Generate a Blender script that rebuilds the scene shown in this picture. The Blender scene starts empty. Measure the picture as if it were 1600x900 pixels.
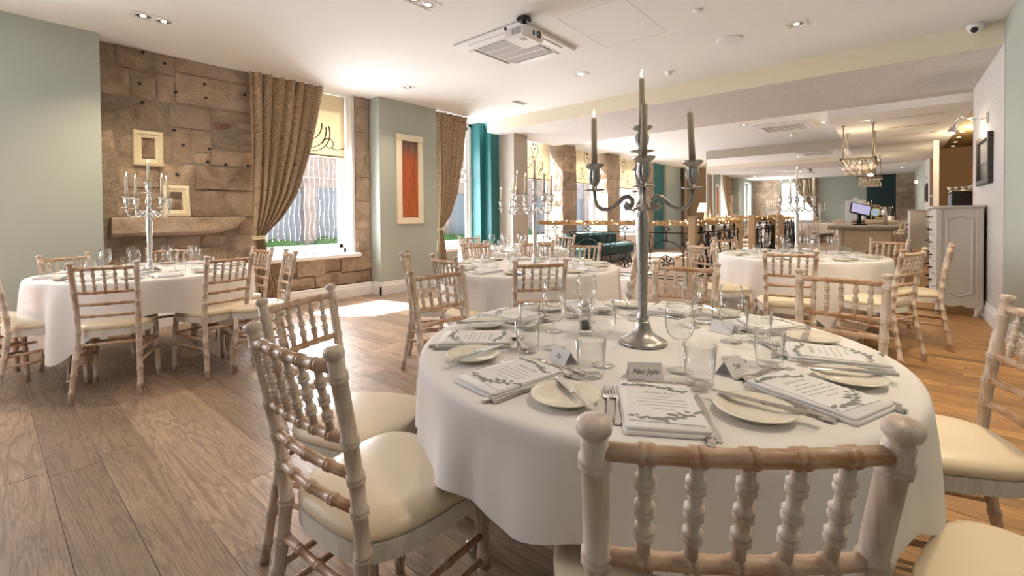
import bpy, math, random
from mathutils import Vector, Matrix, noise
random.seed(7)
S = bpy.context.scene
COL = S.collection
PI = math.pi

# ------------------------------------------------------------------ camera, world, sun, lights, exposure
def look(yaw, pitch, roll):
    f = Vector((math.cos(yaw)*math.cos(pitch), math.sin(yaw)*math.cos(pitch), math.sin(pitch)))
    r0 = Vector((math.sin(yaw), -math.cos(yaw), 0)); u0 = r0.cross(f)
    r = r0*math.cos(roll) + u0*math.sin(roll); u = u0*math.cos(roll) - r0*math.sin(roll)
    return Matrix(((r.x, u.x, -f.x), (r.y, u.y, -f.y), (r.z, u.z, -f.z)))
cd = bpy.data.cameras.new('camera'); cam = bpy.data.objects.new('camera', cd); COL.objects.link(cam)
cam.matrix_world = Matrix.Translation((0, 0, 1.2)) @ look(0.70123, -0.014062, -0.008588).to_4x4()
cd.sensor_width = 36; cd.lens = 702.7/1600*36; cd.shift_y = -(450-346.6)/1600; cd.clip_start = 0.05
S.camera = cam

W = bpy.data.worlds.new('world'); S.world = W; W.use_nodes = True
wn = W.node_tree.nodes; wl = W.node_tree.links
sky = wn.new('ShaderNodeTexSky'); sky.sky_type = 'HOSEK_WILKIE'; sky.turbidity = 3.5; sky.ground_albedo = .4
sky.sun_direction = Vector((-.12, .62, .78)).normalized()
hs = wn.new('ShaderNodeHueSaturation'); hs.inputs['Saturation'].default_value = .55
wl.new(sky.outputs[0], hs.inputs['Color']); wl.new(hs.outputs[0], wn['Background'].inputs[0])
wn['Background'].inputs[1].default_value = 4.5

sd = bpy.data.lights.new('sun', 'SUN'); sun = bpy.data.objects.new('sun', sd); COL.objects.link(sun)
sd.energy = 30; sd.angle = .01; sd.color = (1, .97, .92)
sun.rotation_euler = Vector((.12, -.62, -.79)).to_track_quat('-Z', 'Y').to_euler()

def area(name, loc, direction, sx, sy, power, color):
    d = bpy.data.lights.new(name, 'AREA'); d.shape = 'RECTANGLE'; d.size = sx; d.size_y = sy; d.energy = power; d.color = color
    o = bpy.data.objects.new(name, d); COL.objects.link(o); o.location = loc
    o.rotation_euler = Vector(direction).to_track_quat('-Z', 'Y').to_euler(); return o
DAY = (.96, .96, 1.0)
# daylight coming in at the windows (area lights stand just outside the panes)
area('daylight', (3.0, 6.75, 1.55), (0, -1, -.12), 1.25, 1.9, 150, DAY)
area('daylight', (5.9, 6.75, 1.55), (0, -1, --.1), .9, 1.9, 70, DAY)
area('daylight', (8.5, 6.75, 1.5), (0, -1, -.1), .8, 1.9, 70, DAY)
area('daylight', (10.6, 6.75, 1.5), (0, -1, -.1), 1.1, 1.9, 90, DAY)
area('daylight', (13.1, 6.75, 1.5), (0, -1, -.1), 1.1, 1.9, 90, DAY)
area('daylight', (-1.1, 6.75, 1.7), (.1, -1, .1), 1.4, 2.2, 130, DAY)
area('daylight', (-2.95, 3.9, 1.75), (1, 0, .1), 1.5, 2.1, 25, DAY)

S.view_settings.view_transform = 'Standard'; S.view_settings.look = 'None'
S.view_settings.gamma = 1; S.view_settings.use_curve_mapping = False
S.view_settings.exposure = 0.72
S.cycles.max_bounces = 10; S.cycles.diffuse_bounces = 4; S.cycles.glossy_bounces = 5
S.cycles.transparent_max_bounces = 24; S.cycles.transmission_bounces = 6
S.cycles.caustics_reflective = False; S.cycles.caustics_refractive = False
S.cycles.sample_clamp_indirect = 4

# ------------------------------------------------------------------ materials
def new_mat(name):
    m = bpy.data.materials.new(name); m.use_nodes = True
    nt = m.node_tree; return m, nt, nt.nodes['Principled BSDF'], nt.links
def plain(name, col, rough=.6, metal=0., bump=0., scale=60., spec=.5, emit=None, var=0.):
    m, nt, b, L = new_mat(name)
    b.inputs['Base Color'].default_value = (*col, 1); b.inputs['Roughness'].default_value = rough
    b.inputs['Metallic'].default_value = metal; b.inputs['Specular IOR Level'].default_value = spec
    if emit:
        b.inputs['Emission Color'].default_value = (*emit[:3], 1); b.inputs['Emission Strength'].default_value = emit[3]
    if bump or var:
        tc = nt.nodes.new('ShaderNodeTexCoord'); n = nt.nodes.new('ShaderNodeTexNoise')
        n.inputs['Scale'].default_value = scale; n.inputs['Detail'].default_value = 4
        L.new(tc.outputs['Object'], n.inputs['Vector'])
        if bump:
            bp = nt.nodes.new('ShaderNodeBump'); bp.inputs['Strength'].default_value = bump; bp.inputs['Distance'].default_value = .01
            L.new(n.outputs['Fac'], bp.inputs['Height']); L.new(bp.outputs[0], b.inputs['Normal'])
        if var:
            r = ramp(nt, n.outputs['Fac'], [(.3, tuple(c*(1-var) for c in col)), (.7, tuple(min(1, c*(1+var)) for c in col))])
            L.new(r, b.inputs['Base Color'])
    return m
def ramp(nt, fac, stops):
    r = nt.nodes.new('ShaderNodeValToRGB'); e = r.color_ramp.elements
    while len(e) < len(stops): e.new(.5)
    for i, (p, c) in enumerate(stops): e[i].position = p; e[i].color = (*c, 1)
    nt.links.new(fac, r.inputs['Fac']); return r.outputs['Color']
def noise_node(nt, vec, scale, detail=4, rough=.55, dist=0.):
    n = nt.nodes.new('ShaderNodeTexNoise'); n.inputs['Scale'].default_value = scale; n.inputs['Detail'].default_value = detail
    n.inputs['Roughness'].default_value = rough; n.inputs['Distortion'].default_value = dist
    nt.links.new(vec, n.inputs['Vector']); return n.outputs['Fac']
def vmath(nt, op, a, b):
    n = nt.nodes.new('ShaderNodeVectorMath'); n.operation = op; nt.links.new(a, n.inputs[0])
    if isinstance(b, tuple): n.inputs[1].default_value = b
    else: nt.links.new(b, n.inputs[1])
    return n.outputs[0]
def mathn(nt, op, a, b):
    n = nt.nodes.new('ShaderNodeMath'); n.operation = op
    for i, v in enumerate((a, b)):
        if isinstance(v, (int, float)): n.inputs[i].default_value = v
        else: nt.links.new(v, n.inputs[i])
    return n.outputs[0]
def mixc(nt, fac, a, b, mode='MIX'):
    n = nt.nodes.new('ShaderNodeMix'); n.data_type = 'RGBA'; n.blend_type = mode
    for idx, v in ((0, fac), (6, a), (7, b)):
        if isinstance(v, tuple): n.inputs[idx].default_value = (*v, 1)
        elif isinstance(v, (int, float)): n.inputs[idx].default_value = v
        else: nt.links.new(v, n.inputs[idx])
    return n.outputs[2]
def bump(nt, b, h, strength, dist=.01):
    bp = nt.nodes.new('ShaderNodeBump'); bp.inputs['Strength'].default_value = strength; bp.inputs['Distance'].default_value = dist
    nt.links.new(h, bp.inputs['Height']); nt.links.new(bp.outputs[0], b.inputs['Normal'])

def wood_planks(name, dark, mid, light, rough):
    m, nt, b, L = new_mat(name)
    g = nt.nodes.new('ShaderNodeNewGeometry').outputs['Position']
    rnd = nt.nodes.new('ShaderNodeObjectInfo').outputs['Random']
    off = nt.nodes.new('ShaderNodeCombineXYZ'); L.new(mathn(nt, 'MULTIPLY', rnd, 57.), off.inputs[0]); L.new(mathn(nt, 'MULTIPLY', rnd, 91.), off.inputs[1])
    p = vmath(nt, 'ADD', g, off.outputs[0])
    pg = vmath(nt, 'MULTIPLY', p, (7., .55, 1.))
    base = noise_node(nt, pg, 1.3, 3, .5, 1.2)
    rings = mathn(nt, 'FRACT', mathn(nt, 'MULTIPLY', base, 9.), 0.)
    rings = mathn(nt, 'ABSOLUTE', mathn(nt, 'SUBTRACT', rings, .5), 0.)
    fine = noise_node(nt, vmath(nt, 'MULTIPLY', p, (70., 4., 1.)), 3., 3)
    blot = noise_node(nt, p, 1.6, 4, .6)
    c = ramp(nt, fine, [(.25, dark), (.5, mid), (.78, light)])
    c = mixc(nt, ramp(nt, rings, [(.22, (0, 0, 0)), (.5, (.6, .6, .6))]), c, tuple(x*.55 for x in dark))
    c = mixc(nt, ramp(nt, blot, [(.35, (0, 0, 0)), (.7, (.55, .55, .55))]), c, tuple(x*.75 for x in dark), 'MIX')
    tone = mathn(nt, 'ADD', mathn(nt, 'MULTIPLY', rnd, .6), .68)
    hsv = nt.nodes.new('ShaderNodeHueSaturation'); L.new(c, hsv.inputs['Color']); L.new(tone, hsv.inputs['Value'])
    L.new(hsv.outputs[0], b.inputs['Base Color'])
    L.new(mathn(nt, 'ADD', mathn(nt, 'MULTIPLY', fine, .25), rough), b.inputs['Roughness'])
    bump(nt, b, mathn(nt, 'ADD', fine, mathn(nt, 'MULTIPLY', rings, .5)), .12, .004)
    return m
M = {}
M['floor'] = wood_planks('brown_oak', (.25, .165, .11), (.43, .30, .205), (.57, .42, .30), .26)
M['floor_lamplit'] = wood_planks('lamplit_oak', (.30, .15, .05), (.52, .28, .10), (.64, .38, .16), .32)  # oak tinted orange: warm lamplight painted into the right-hand boards

def limewash(name, wood, white, cover, axis=(22., 22., 2.5)):
    m, nt, b, L = new_mat(name)
    o = nt.nodes.new('ShaderNodeTexCoord').outputs['Object']
    rnd = nt.nodes.new('ShaderNodeObjectInfo').outputs['Random']
    off = nt.nodes.new('ShaderNodeCombineXYZ'); L.new(mathn(nt, 'MULTIPLY', rnd, 37.), off.inputs[0])
    o = vmath(nt, 'ADD', o, off.outputs[0])
    grain = noise_node(nt, vmath(nt, 'MULTIPLY', o, axis), 5., 4, .6)
    patch = noise_node(nt, vmath(nt, 'MULTIPLY', o, tuple(.25+a/30 for a in axis)), 9., 3, .6)
    f = mathn(nt, 'ADD', mathn(nt, 'MULTIPLY', grain, .55), mathn(nt, 'MULTIPLY', patch, .6))
    c = ramp(nt, f, [(cover-.13, wood), (cover, tuple(a*.45+w*.55 for a, w in zip(wood, white))), (cover+.16, white)])
    L.new(c, b.inputs['Base Color']); b.inputs['Roughness'].default_value = .36
    bump(nt, b, grain, .05, .002)
    return m
M['lime'] = limewash('limewashed_wood', (.36, .195, .095), (.72, .62, .53), .50)
M['lime_rail'] = limewash('limewashed_rail', (.42, .205, .085), (.70, .56, .44), .60, (2.5, 22., 22.))
M['lime_white'] = limewash('whitewashed_wood', (.52, .42, .33), (.80, .76, .71), .44)
M['vinyl'] = plain('cream_vinyl', (.83, .71, .52), .33, bump=.03, scale=200)
M['cloth'] = plain('white_linen', (.87, .84, .835), .9, bump=.08, scale=600, spec=.2)
M['paper'] = plain('white_paper', (.84, .83, .84), .8)
M['card'] = plain('pale_card', (.78, .76, .78), .8)
M['ink'] = plain('black_ink', (.05, .05, .06), .8)
M['print'] = plain('grey_leaf_print', (.27, .28, .27), .8)
M['china'] = plain('ivory_china', (.86, .80, .68), .18)
M['steel'] = plain('cutlery_steel', (.72, .69, .66), .17, 1.)
M['chrome'] = plain('chrome', (.8, .8, .8), .12, 1.)
M['pewter'] = plain('pewter', (.36, .345, .33), .36, 1., bump=.05, scale=90, var=.18)
M['silver'] = plain('bright_silver', (.78, .77, .76), .22, 1., bump=.04, scale=90)
M['candle_grey'] = plain('taupe_wax', (.42, .345, .265), .5)
M['candle_ivory'] = plain('ivory_wax', (.80, .74, .60), .5)
M['flame'] = plain('flame', (1, .8, .4), .5, emit=(1, .74, .36, 14))
M['wick'] = plain('wick', (.03, .03, .03), .9)
M['ceiling'] = plain('white_ceiling_paint', (.85, .855, .845), .85)
M['cream_paint'] = plain('cream_paint', (.83, .76, .60), .8)
M['sage'] = plain('sage_paint', (.40, .435, .39), .75, bump=.02, scale=250)
M['taupe'] = plain('pale_taupe_paint', (.50, .46, .40), .8)
M['teal'] = plain('teal_paint', (.022, .145, .15), .5)
M['dark_teal'] = plain('dark_teal_paint', (.006, .035, .04), .6)
M['white_paint'] = plain('white_gloss_paint', (.85, .85, .86), .35)
M['tan'] = plain('tan_paint', (.46, .33, .22), .8)
M['amber'] = plain('ochre_paint', (.42, .30, .15), .8)
M['oak'] = plain('pale_oak', (.48, .33, .185), .5, bump=.04, scale=80, var=.12)
M['limed_oak'] = plain('limed_oak', (.45, .36, .24), .5, bump=.04, scale=60, var=.12)
M['worktop'] = plain('grey_oak_top', (.23, .185, .145), .45, bump=.05, scale=50, var=.2)
M['iron'] = plain('black_iron', (.012, .012, .014), .45, .6)
M['black'] = plain('black_plastic', (.015, .015, .017), .35)
M['grey_mesh'] = plain('grey_grille', (.46, .46, .47), .7, bump=.2, scale=900)
M['speaker_mesh'] = plain('speaker_mesh', (.30, .31, .33), .7)
M['white_plastic'] = plain('white_plastic', (.84, .84, .85), .4)
M['near_black'] = plain('dark_brown', (.045, .034, .025), .9, bump=.3, scale=20)  # very dark brown for hollows, hole plugs, floor gaps and peppercorns
M['lamp'] = plain('lamp_glow', (1, .85, .6), .5, emit=(1, .80, .52, 9))
M['shade'] = plain('lit_lampshade', (.9, .75, .5), .7, emit=(1, .74, .42, 1.6))
M['fairy'] = plain('fairy_bulb', (1, .8, .5), .5, emit=(1, .72, .36, 7))
M['fairy_white'] = plain('clear_bulb', (.9, .9, .95), .3, emit=(1, .97, .92, .6))
M['garland'] = plain('golden_garland', (.50, .31, .13), .8, bump=.3, scale=120, var=.35)
M['velvet'] = plain('dark_green_velvet', (.012, .045, .04), .85)
M['pale_metal'] = plain('pale_bronze', (.36, .29, .20), .35, .9)
M['dark_frame'] = plain('dark_wood', (.05, .04, .035), .45)
M['red'] = plain('red_foil', (.35, .02, .02), .3)
M['bottle'] = plain('dark_bottle', (.02, .03, .015), .1)
M['screen'] = plain('tablet_screen', (.2, .2, .3), .3, emit=(.36, .36, .55, .6))
M['asphalt'] = plain('pavement', (.40, .40, .41), .9)
M['facade'] = plain('brown_cladding', (.50, .38, .32), .8, var=.2, scale=3)
M['facade_dark'] = plain('grey_blue_cladding', (.30, .33, .37), .6)
M['leaf'] = plain('hedge_green', (.08, .2, .05), .8, var=.4, scale=20)

def stone_mat():
    m, nt, b, L = new_mat('sandstone')
    o = nt.nodes.new('ShaderNodeNewGeometry').outputs['Position']
    rnd = nt.nodes.new('ShaderNodeObjectInfo').outputs['Random']
    n1 = noise_node(nt, o, 3.2, 6, .62, .6)
    tool = noise_node(nt, vmath(nt, 'MULTIPLY', o, (26., 26., 70.)), 1., 4, .6, 2.5)
    fine = noise_node(nt, o, 60., 4, .6)
    c = ramp(nt, n1, [(.25, (.26, .19, .135)), (.42, (.50, .375, .27)), (.58, (.65, .51, .385)), (.78, (.72, .60, .48))])
    c = mixc(nt, .75, c, ramp(nt, tool, [(.32, (.58, .55, .52)), (.58, (1, 1, 1))]), 'MULTIPLY')
    c = mixc(nt, .4, c, ramp(nt, fine, [(.3, (.74, .72, .70)), (.6, (1, 1, 1))]), 'MULTIPLY')
    tone = mathn(nt, 'ADD', mathn(nt, 'MULTIPLY', rnd, .45), 1.0)
    h = nt.nodes.new('ShaderNodeHueSaturation'); L.new(c, h.inputs['Color']); L.new(tone, h.inputs['Value'])
    L.new(h.outputs[0], b.inputs['Base Color']); b.inputs['Roughness'].default_value = .9
    b.inputs['Specular IOR Level'].default_value = .2
    bump(nt, b, mathn(nt, 'ADD', mathn(nt, 'MULTIPLY', tool, .9), mathn(nt, 'ADD', fine, n1)), 1.0, .03)
    return m
M['stone'] = stone_mat()
M['brick'] = plain('old_red_brick', (.20, .10, .07), .9, bump=.4, scale=40, var=.3)
M['mortar'] = plain('lime_mortar', (.27, .21, .155), .95, bump=.4, scale=30, var=.25)
M['frame_cream'] = plain('cream_carved_frame', (.72, .62, .42), .6, bump=.5, scale=140, var=.12)
M['frame_plain'] = plain('cream_frame', (.82, .74, .58), .5)

def damask():
    m, nt, b, L = new_mat('brown_damask')
    o = nt.nodes.new('ShaderNodeTexCoord').outputs['UV']
    w = nt.nodes.new('ShaderNodeTexNoise'); w.inputs['Scale'].default_value = 9; L.new(o, w.inputs['Vector'])
    o2 = vmath(nt, 'ADD', o, vmath(nt, 'MULTIPLY', w.outputs['Color'], (.10, .10, 0)))
    v = nt.nodes.new('ShaderNodeTexVoronoi'); v.inputs['Scale'].default_value = 13; L.new(o2, v.inputs['Vector'])
    r = mathn(nt, 'FRACT', mathn(nt, 'MULTIPLY', v.outputs['Distance'], 5.5), 0.)
    c = ramp(nt, r, [(.0, (.52, .385, .25)), (.42, (.52, .385, .25)), (.52, (.27, .18, .11)), (.75, (.27, .18, .11)), (.88, (.52, .385, .25))])
    L.new(c, b.inputs['Base Color']); b.inputs['Roughness'].default_value = .62
    b.inputs['Sheen Weight'].default_value = .2
    fine = noise_node(nt, o, 300., 2); bump(nt, b, fine, .1, .003)
    return m
M['curtain'] = damask()

def wallpaper():
    m, nt, b, L = new_mat('textured_wallpaper')
    o = nt.nodes.new('ShaderNodeNewGeometry').outputs['Position']
    n = noise_node(nt, vmath(nt, 'MULTIPLY', o, (30., 16., 30.)), 1.2, 5, .7, 2.)
    c = ramp(nt, n, [(.35, (.50, .47, .45)), (.5, (.60, .575, .555)), (.65, (.68, .66, .64))])
    L.new(c, b.inputs['Base Color']); b.inputs['Roughness'].default_value = .75
    bump(nt, b, n, .35, .006); return m
M['paper_wall'] = wallpaper()

def blind():
    m, nt, b, L = new_mat('cream_blind_fabric')
    b.inputs['Base Color'].default_value = (.90, .79, .57, 1); b.inputs['Roughness'].default_value = .9
    t = nt.nodes.new('ShaderNodeBsdfTranslucent'); t.inputs[0].default_value = (.95, .88, .72, 1)
    mx = nt.nodes.new('ShaderNodeMixShader'); mx.inputs[0].default_value = .18
    L.new(b.outputs[0], mx.inputs[1]); L.new(t.outputs[0], mx.inputs[2])
    L.new(mx.outputs[0], nt.nodes['Material Output'].inputs['Surface']); return m
M['blind'] = blind()
M['motif'] = plain('black_scroll_print', (.09, .075, .04), .9)

def glass(name, tint, edge, refl=.55, power=3.2):
    m, nt, b, L = new_mat(name); nt.nodes.remove(b)
    lw = nt.nodes.new('ShaderNodeLayerWeight'); lw.inputs['Blend'].default_value = .5
    c = ramp(nt, lw.outputs['Facing'], [(0., tint), (.6, tint), (1., edge)])
    t = nt.nodes.new('ShaderNodeBsdfTransparent'); L.new(c, t.inputs[0])
    g = nt.nodes.new('ShaderNodeBsdfGlossy'); g.inputs['Roughness'].default_value = .02; g.inputs[0].default_value = (1, 1, 1, 1)
    f = mathn(nt, 'ADD', mathn(nt, 'MULTIPLY', mathn(nt, 'POWER', lw.outputs['Facing'], power), refl), .035)
    mx = nt.nodes.new('ShaderNodeMixShader'); L.new(f, mx.inputs[0])
    L.new(t.outputs[0], mx.inputs[1]); L.new(g.outputs[0], mx.inputs[2])
    L.new(mx.outputs[0], nt.nodes['Material Output'].inputs['Surface']); return m
M['glass'] = glass('clear_glass', (.985, .988, .985), (.40, .42, .40), .7)
M['pane'] = glass('window_glass', (.98, .985, .99), (.9, .92, .94), .3)
M['crystal'] = glass('lit_glass', (.98, .97, .95), (.52, .48, .42), .9, 1.6)
def mirror():
    m, nt, b, L = new_mat('mirror_silvering')
    b.inputs['Base Color'].default_value = (.90, .90, .89, 1); b.inputs['Metallic'].default_value = 1; b.inputs['Roughness'].default_value = .01
    return m
M['mirror'] = mirror()
def abstract():
    m, nt, b, L = new_mat('abstract_canvas')
    o = nt.nodes.new('ShaderNodeTexCoord').outputs['Object']
    sp = nt.nodes.new('ShaderNodeSeparateXYZ'); L.new(o, sp.inputs[0])
    n = noise_node(nt, vmath(nt, 'MULTIPLY', o, (14., 1., 3.)), 2., 5, .65, .8)
    c = ramp(nt, n, [(.3, (.10, .03, .02)), (.42, (.34, .075, .02)), (.6, (.46, .11, .022)), (.75, (.30, .10, .05))])
    top = ramp(nt, mathn(nt, 'ADD', sp.outputs[2], mathn(nt, 'MULTIPLY', n, .3)), [(.52, (0, 0, 0)), (.62, (1, 1, 1))])
    c = mixc(nt, top, c, ramp(nt, n, [(.3, (.05, .035, .03)), (.6, (.20, .10, .07)), (.75, (.30, .25, .22))]))
    L.new(c, b.inputs['Base Color']); b.inputs['Roughness'].default_value = .6; bump(nt, b, n, .3); return m
M['canvas'] = abstract()
def landscape_print():
    m, nt, b, L = new_mat('misty_picture')
    sp = nt.nodes.new('ShaderNodeSeparateXYZ'); L.new(nt.nodes.new('ShaderNodeTexCoord').outputs['Object'], sp.inputs[0])
    c = ramp(nt, mathn(nt, 'ADD', sp.outputs[2], .5), [(.2, (.16, .17, .17)), (.42, (.22, .21, .22)), (.48, (.42, .38, .38)), (.9, (.45, .45, .46))])
    L.new(c, b.inputs['Base Color']); b.inputs['Roughness'].default_value = .15; return m
M['picture'] = landscape_print()

# ------------------------------------------------------------------ mesh building
class MB:
    def __init__(self): self.v = []; self.f = []; self.sm = []
    def add(self, vs, fs, smooth=False):
        n = len(self.v); self.v += [tuple(p) for p in vs]
        self.f += [tuple(i+n for i in f) for f in fs]; self.sm += [smooth]*len(fs); return self
    def box(self, x0, x1, y0, y1, z0, z1, ch=0.):
        if ch <= 0:
            vs = [(x, y, z) for z in (z0, z1) for y in (y0, y1) for x in (x0, x1)]
            return self.add(vs, [(0, 2, 3, 1), (4, 5, 7, 6), (0, 1, 5, 4), (2, 6, 7, 3), (0, 4, 6, 2), (1, 3, 7, 5)])
        rings = []
        for z, i in ((z0, ch), (z0+ch, 0), (z1-ch, 0), (z1, ch)):
            a, b, c, d = x0+i, x1-i, y0+i, y1-i; e = ch
            rings.append([(a+e, c, z), (b-e, c, z), (b, c+e, z), (b, d-e, z), (b-e, d, z), (a+e, d, z), (a, d-e, z), (a, c+e, z)])
        return self.loft(rings, True, True)
    def loft(self, rings, cap0=False, cap1=False, smooth=False, closed=True):
        n = len(rings[0]); vs = [p for r in rings for p in r]; fs = []
        for i in range(len(rings)-1):
            for j in range(n if closed else n-1):
                k = (j+1) % n
                fs.append((i*n+j, i*n+k, (i+1)*n+k, (i+1)*n+j))
        if cap0: fs.append(tuple(range(n-1, -1, -1)))
        if cap1: fs.append(tuple((len(rings)-1)*n+j for j in range(n)))
        return self.add(vs, fs, smooth)
    def lathe(self, prof, seg=16, c=(0, 0, 0), smooth=True, mat=None):
        rings = [[(c[0]+r*math.cos(2*PI*j/seg), c[1]+r*math.sin(2*PI*j/seg), c[2]+z) for j in range(seg)] for r, z in prof]
        if mat: rings = [[tuple(mat @ Vector(p)) for p in r] for r in rings]
        return self.loft(rings, prof[0][0] > 0, prof[-1][0] > 0, smooth)
    def tube(self, pts, rad, seg=8, caps=True, smooth=True):
        P = [Vector(p) for p in pts]; R = rad if isinstance(rad, (list, tuple)) else [rad]*len(P)
        rings = []; u = None
        for i, p in enumerate(P):
            t = (P[min(i+1, len(P)-1)]-P[max(i-1, 0)])
            if t.length < 1e-9: t = Vector((0, 0, 1))
            t.normalize()
            if u is None: u = t.orthogonal().normalized()
            u = (u - t*u.dot(t)); u = u.normalized() if u.length > 1e-6 else t.orthogonal().normalized()
            w = t.cross(u)
            rings.append([tuple(p + (u*math.cos(2*PI*j/seg)+w*math.sin(2*PI*j/seg))*R[i]) for j in range(seg)])
        return self.loft(rings, caps, caps, smooth)
    def flute(self, prof, seg, n, k, c=(0, 0, 0)):
        rings = []
        for r, z, a in prof: rings.append([(c[0]+r*(1+a*k*math.cos(n*2*PI*j/seg))*math.cos(2*PI*j/seg), c[1]+r*(1+a*k*math.cos(n*2*PI*j/seg))*math.sin(2*PI*j/seg), c[2]+z) for j in range(seg)])
        return self.loft(rings, prof[0][0] > 0, prof[-1][0] > 0, True)
    def sphere(self, c, r, seg=8, rings=6, sz=1.):
        return self.lathe([(max(r*math.sin(PI*i/rings), 0 if i in (0, rings) else 1e-4), -r*sz*math.cos(PI*i/rings)) for i in range(rings+1)], seg, c)
    def prism(self, outline, z0, z1, smooth=False):
        return self.loft([[(x, y, z0) for x, y in outline], [(x, y, z1) for x, y in outline]], True, True, smooth)
    def mesh(self, name, mat, uv=None):
        m = bpy.data.meshes.new(name); m.from_pydata(self.v, [], self.f); m.materials.append(M[mat] if isinstance(mat, str) else mat)
        m.polygons.foreach_set('use_smooth', self.sm); m.update(); return m
def put(name, mesh, parent=None, loc=None, rot=None):
    o = bpy.data.objects.new(name, mesh); COL.objects.link(o)
    if parent is not None: o.parent = parent
    if loc is not None: o.location = loc
    if rot is not None: o.rotation_euler = rot
    return o
def tag(o, label, cat, group=None):
    o['label'] = label; o['category'] = cat
    if group: o['group'] = group
    return o
def thing(name, label, cat, loc=(0, 0, 0), rz=0, group=None):
    o = bpy.data.objects.new(name, None); COL.objects.link(o); o.empty_display_size = .05
    o.location = loc; o.rotation_euler = (0, 0, rz); return tag(o, label, cat, group)
def structure(name, mesh, parent=None):
    o = put(name, mesh, parent)
    if parent is None: o['kind'] = 'structure'
    return o
def sbox(name, mat, *b, parent=None, ch=0.): return structure(name, MB().box(*b, ch=ch).mesh(name, mat), parent)
def stuff(name, mesh, label=None, cat=None, parent=None):
    o = put(name, mesh, parent); o['kind'] = 'stuff'
    if label: o['label'] = label; o['category'] = cat
    return o

# ------------------------------------------------------------------ room shell
YL = 5.964; YR = -.82; CZ = 3.03; XB0, XB1 = 6.35, 8.62; XM = 12.9; XBK = -2.4
floor = sbox('floor', 'near_black', XBK-.3, 18, -2.3, 6.6, -.12, -.012)
def plank_row(x, w, ya, yb, length, mat, keep):
    y = ya - random.uniform(0, length)
    while y < yb:
        l = length*random.uniform(.75, 1.25); a, b = max(y, ya), min(y+l, yb); y += l
        if b-a < .05: continue
        yield x, w, a, b, mat
far_plank = {'floor': MB(), 'floor_lamplit': MB()}; n_near = 0
def lay(x, w, a, b, mat, single):
    g = .0008
    if single:
        me = MB().box(-w/2+g, w/2-g, -(b-a)/2+g, (b-a)/2-g, -.012, random.uniform(-.0012, 0), ch=.0009).mesh('plank', mat)
        put('plank', me, floor, (x+w/2, (a+b)/2, 0))
    else: far_plank[mat].box(x+g, x+w-g, a+g, b-g, -.012, random.uniform(-.001, 0))
x = XBK; w = .185
while x < 17.6:
    yw = .28 if x > 1.85 else -2.1
    for q in plank_row(x, w, yw, 6.5 if 3.9 > x > .7 or x > 5 else 6.0, 1.75, 'floor', 0):
        lay(*q, single=(-.3 < x < 6.0 and q[3] > .3))
    x += w
x = 1.85+w*.0; x = XBK + math.ceil((1.85-XBK)/w)*w; w2 = .0925
while x < 13:
    for q in plank_row(x, w2, -2.1, .28, 1.15, 'floor_lamplit', 0):
        lay(*q, single=(x < 5.2 and -1. < q[3] and q[2] > -1.9))
    x += w2
for k, mb in far_plank.items(): stuff('planks', mb.mesh('planks', k), parent=floor)

ceil = sbox('ceiling', 'ceiling', XBK-.3, XB0+.05, -1.2, 6.6, CZ, CZ+.2)
sbox('ceiling_far', 'ceiling', XB1-.05, 18, -2.2, 6.6, 2.92, 3.23)
beam = sbox('trim_1', 'cream_paint', XB0, XB0+.02, YR-.3, YL, 2.8, CZ+.1)
sbox('beam', 'paper_wall', XB0+.02, XB1-.02, YR-.3, YL-.003, 2.8, CZ+.1)
sbox('trim_2', 'cream_paint', XB1-.02, XB1, YR-.3, YL, 2.8, CZ+.1)
# dropped ceiling over the bar
sbox('ceiling_bar', 'ceiling', 8.66, XM, -.90, .77, 2.69, 2.93)
sbox('trim_3', 'ceiling', XB1, 8.66, -.90, .77, 2.69, 2.9)
# left wall: painted lengths and piers
sbox('wall_left', 'sage', XBK-.3, -1.85, YL, 6.7, 0, CZ)
sbox('wall_left', 'sage', -.45, .79, YL, 6.6, 0, CZ)
sbox('wall_left', 'sage', -1.85, -.45, YL, 6.7, 0, .7)
sbox('wall_left', 'sage', -1.85, -.45, YL, 6.7, 2.85, CZ)
sbox('wall_left', 'sage', 3.945, 5.07, YL, 6.6, 0, CZ)
def skirting(name, x0, x1, y):
    mb = MB(); prof = [(0, 0), (-.022, 0), (-.022, .13), (-.018, .145), (-.012, .15), (-.012, .175), (-.006, .19), (0, .195)]
    mb.loft([[(x, y+a, z) for a, z in prof] for x in (x0, x1)], True, True)
    return structure(name, mb.mesh(name, 'white_paint'))
skirting('baseboard_left', XBK, .80, YL); skirting('baseboard_left', .79, 3.93, 6.19); skirting('baseboard_left', 3.923, 5.08, YL)
def skirting_y(name, y0, y1, x, s):
    mb = MB(); prof = [(0, 0), (s*.022, 0), (s*.022, .13), (s*.018, .145), (s*.012, .15), (s*.012, .175), (s*.006, .19), (0, .195)]
    mb.loft([[(x+a, y, z) for a, z in prof] for y in (y0, y1)], True, True)
    return structure(name, mb.mesh(name, 'white_paint'))
skirting_y('baseboard_left', YL-.022, 6.17, 3.945, -1)
# right wall
sbox('wall_right', 'sage', XBK-.3, 6.3, YR-.2, YR, 0, CZ)
sbox('wall_right', 'paper_wall', 6.3, 8.42, YR-.2, YR+.004, 0, 2.92)
def skirting_r(x0, x1, y):
    mb = MB(); prof = [(0, 0), (.022, 0), (.022, .13), (.018, .145), (.012, .15), (.012, .175), (.006, .19), (0, .195)]
    mb.loft([[(x, y+a, z) for a, z in prof] for x in (x0, x1)], True, True)
    return structure('baseboard_right', mb.mesh('baseboard_right', 'white_paint'))
skirting_r(XBK, 6.3, YR); skirting_r(6.3, 8.42, YR+.004)
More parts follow.
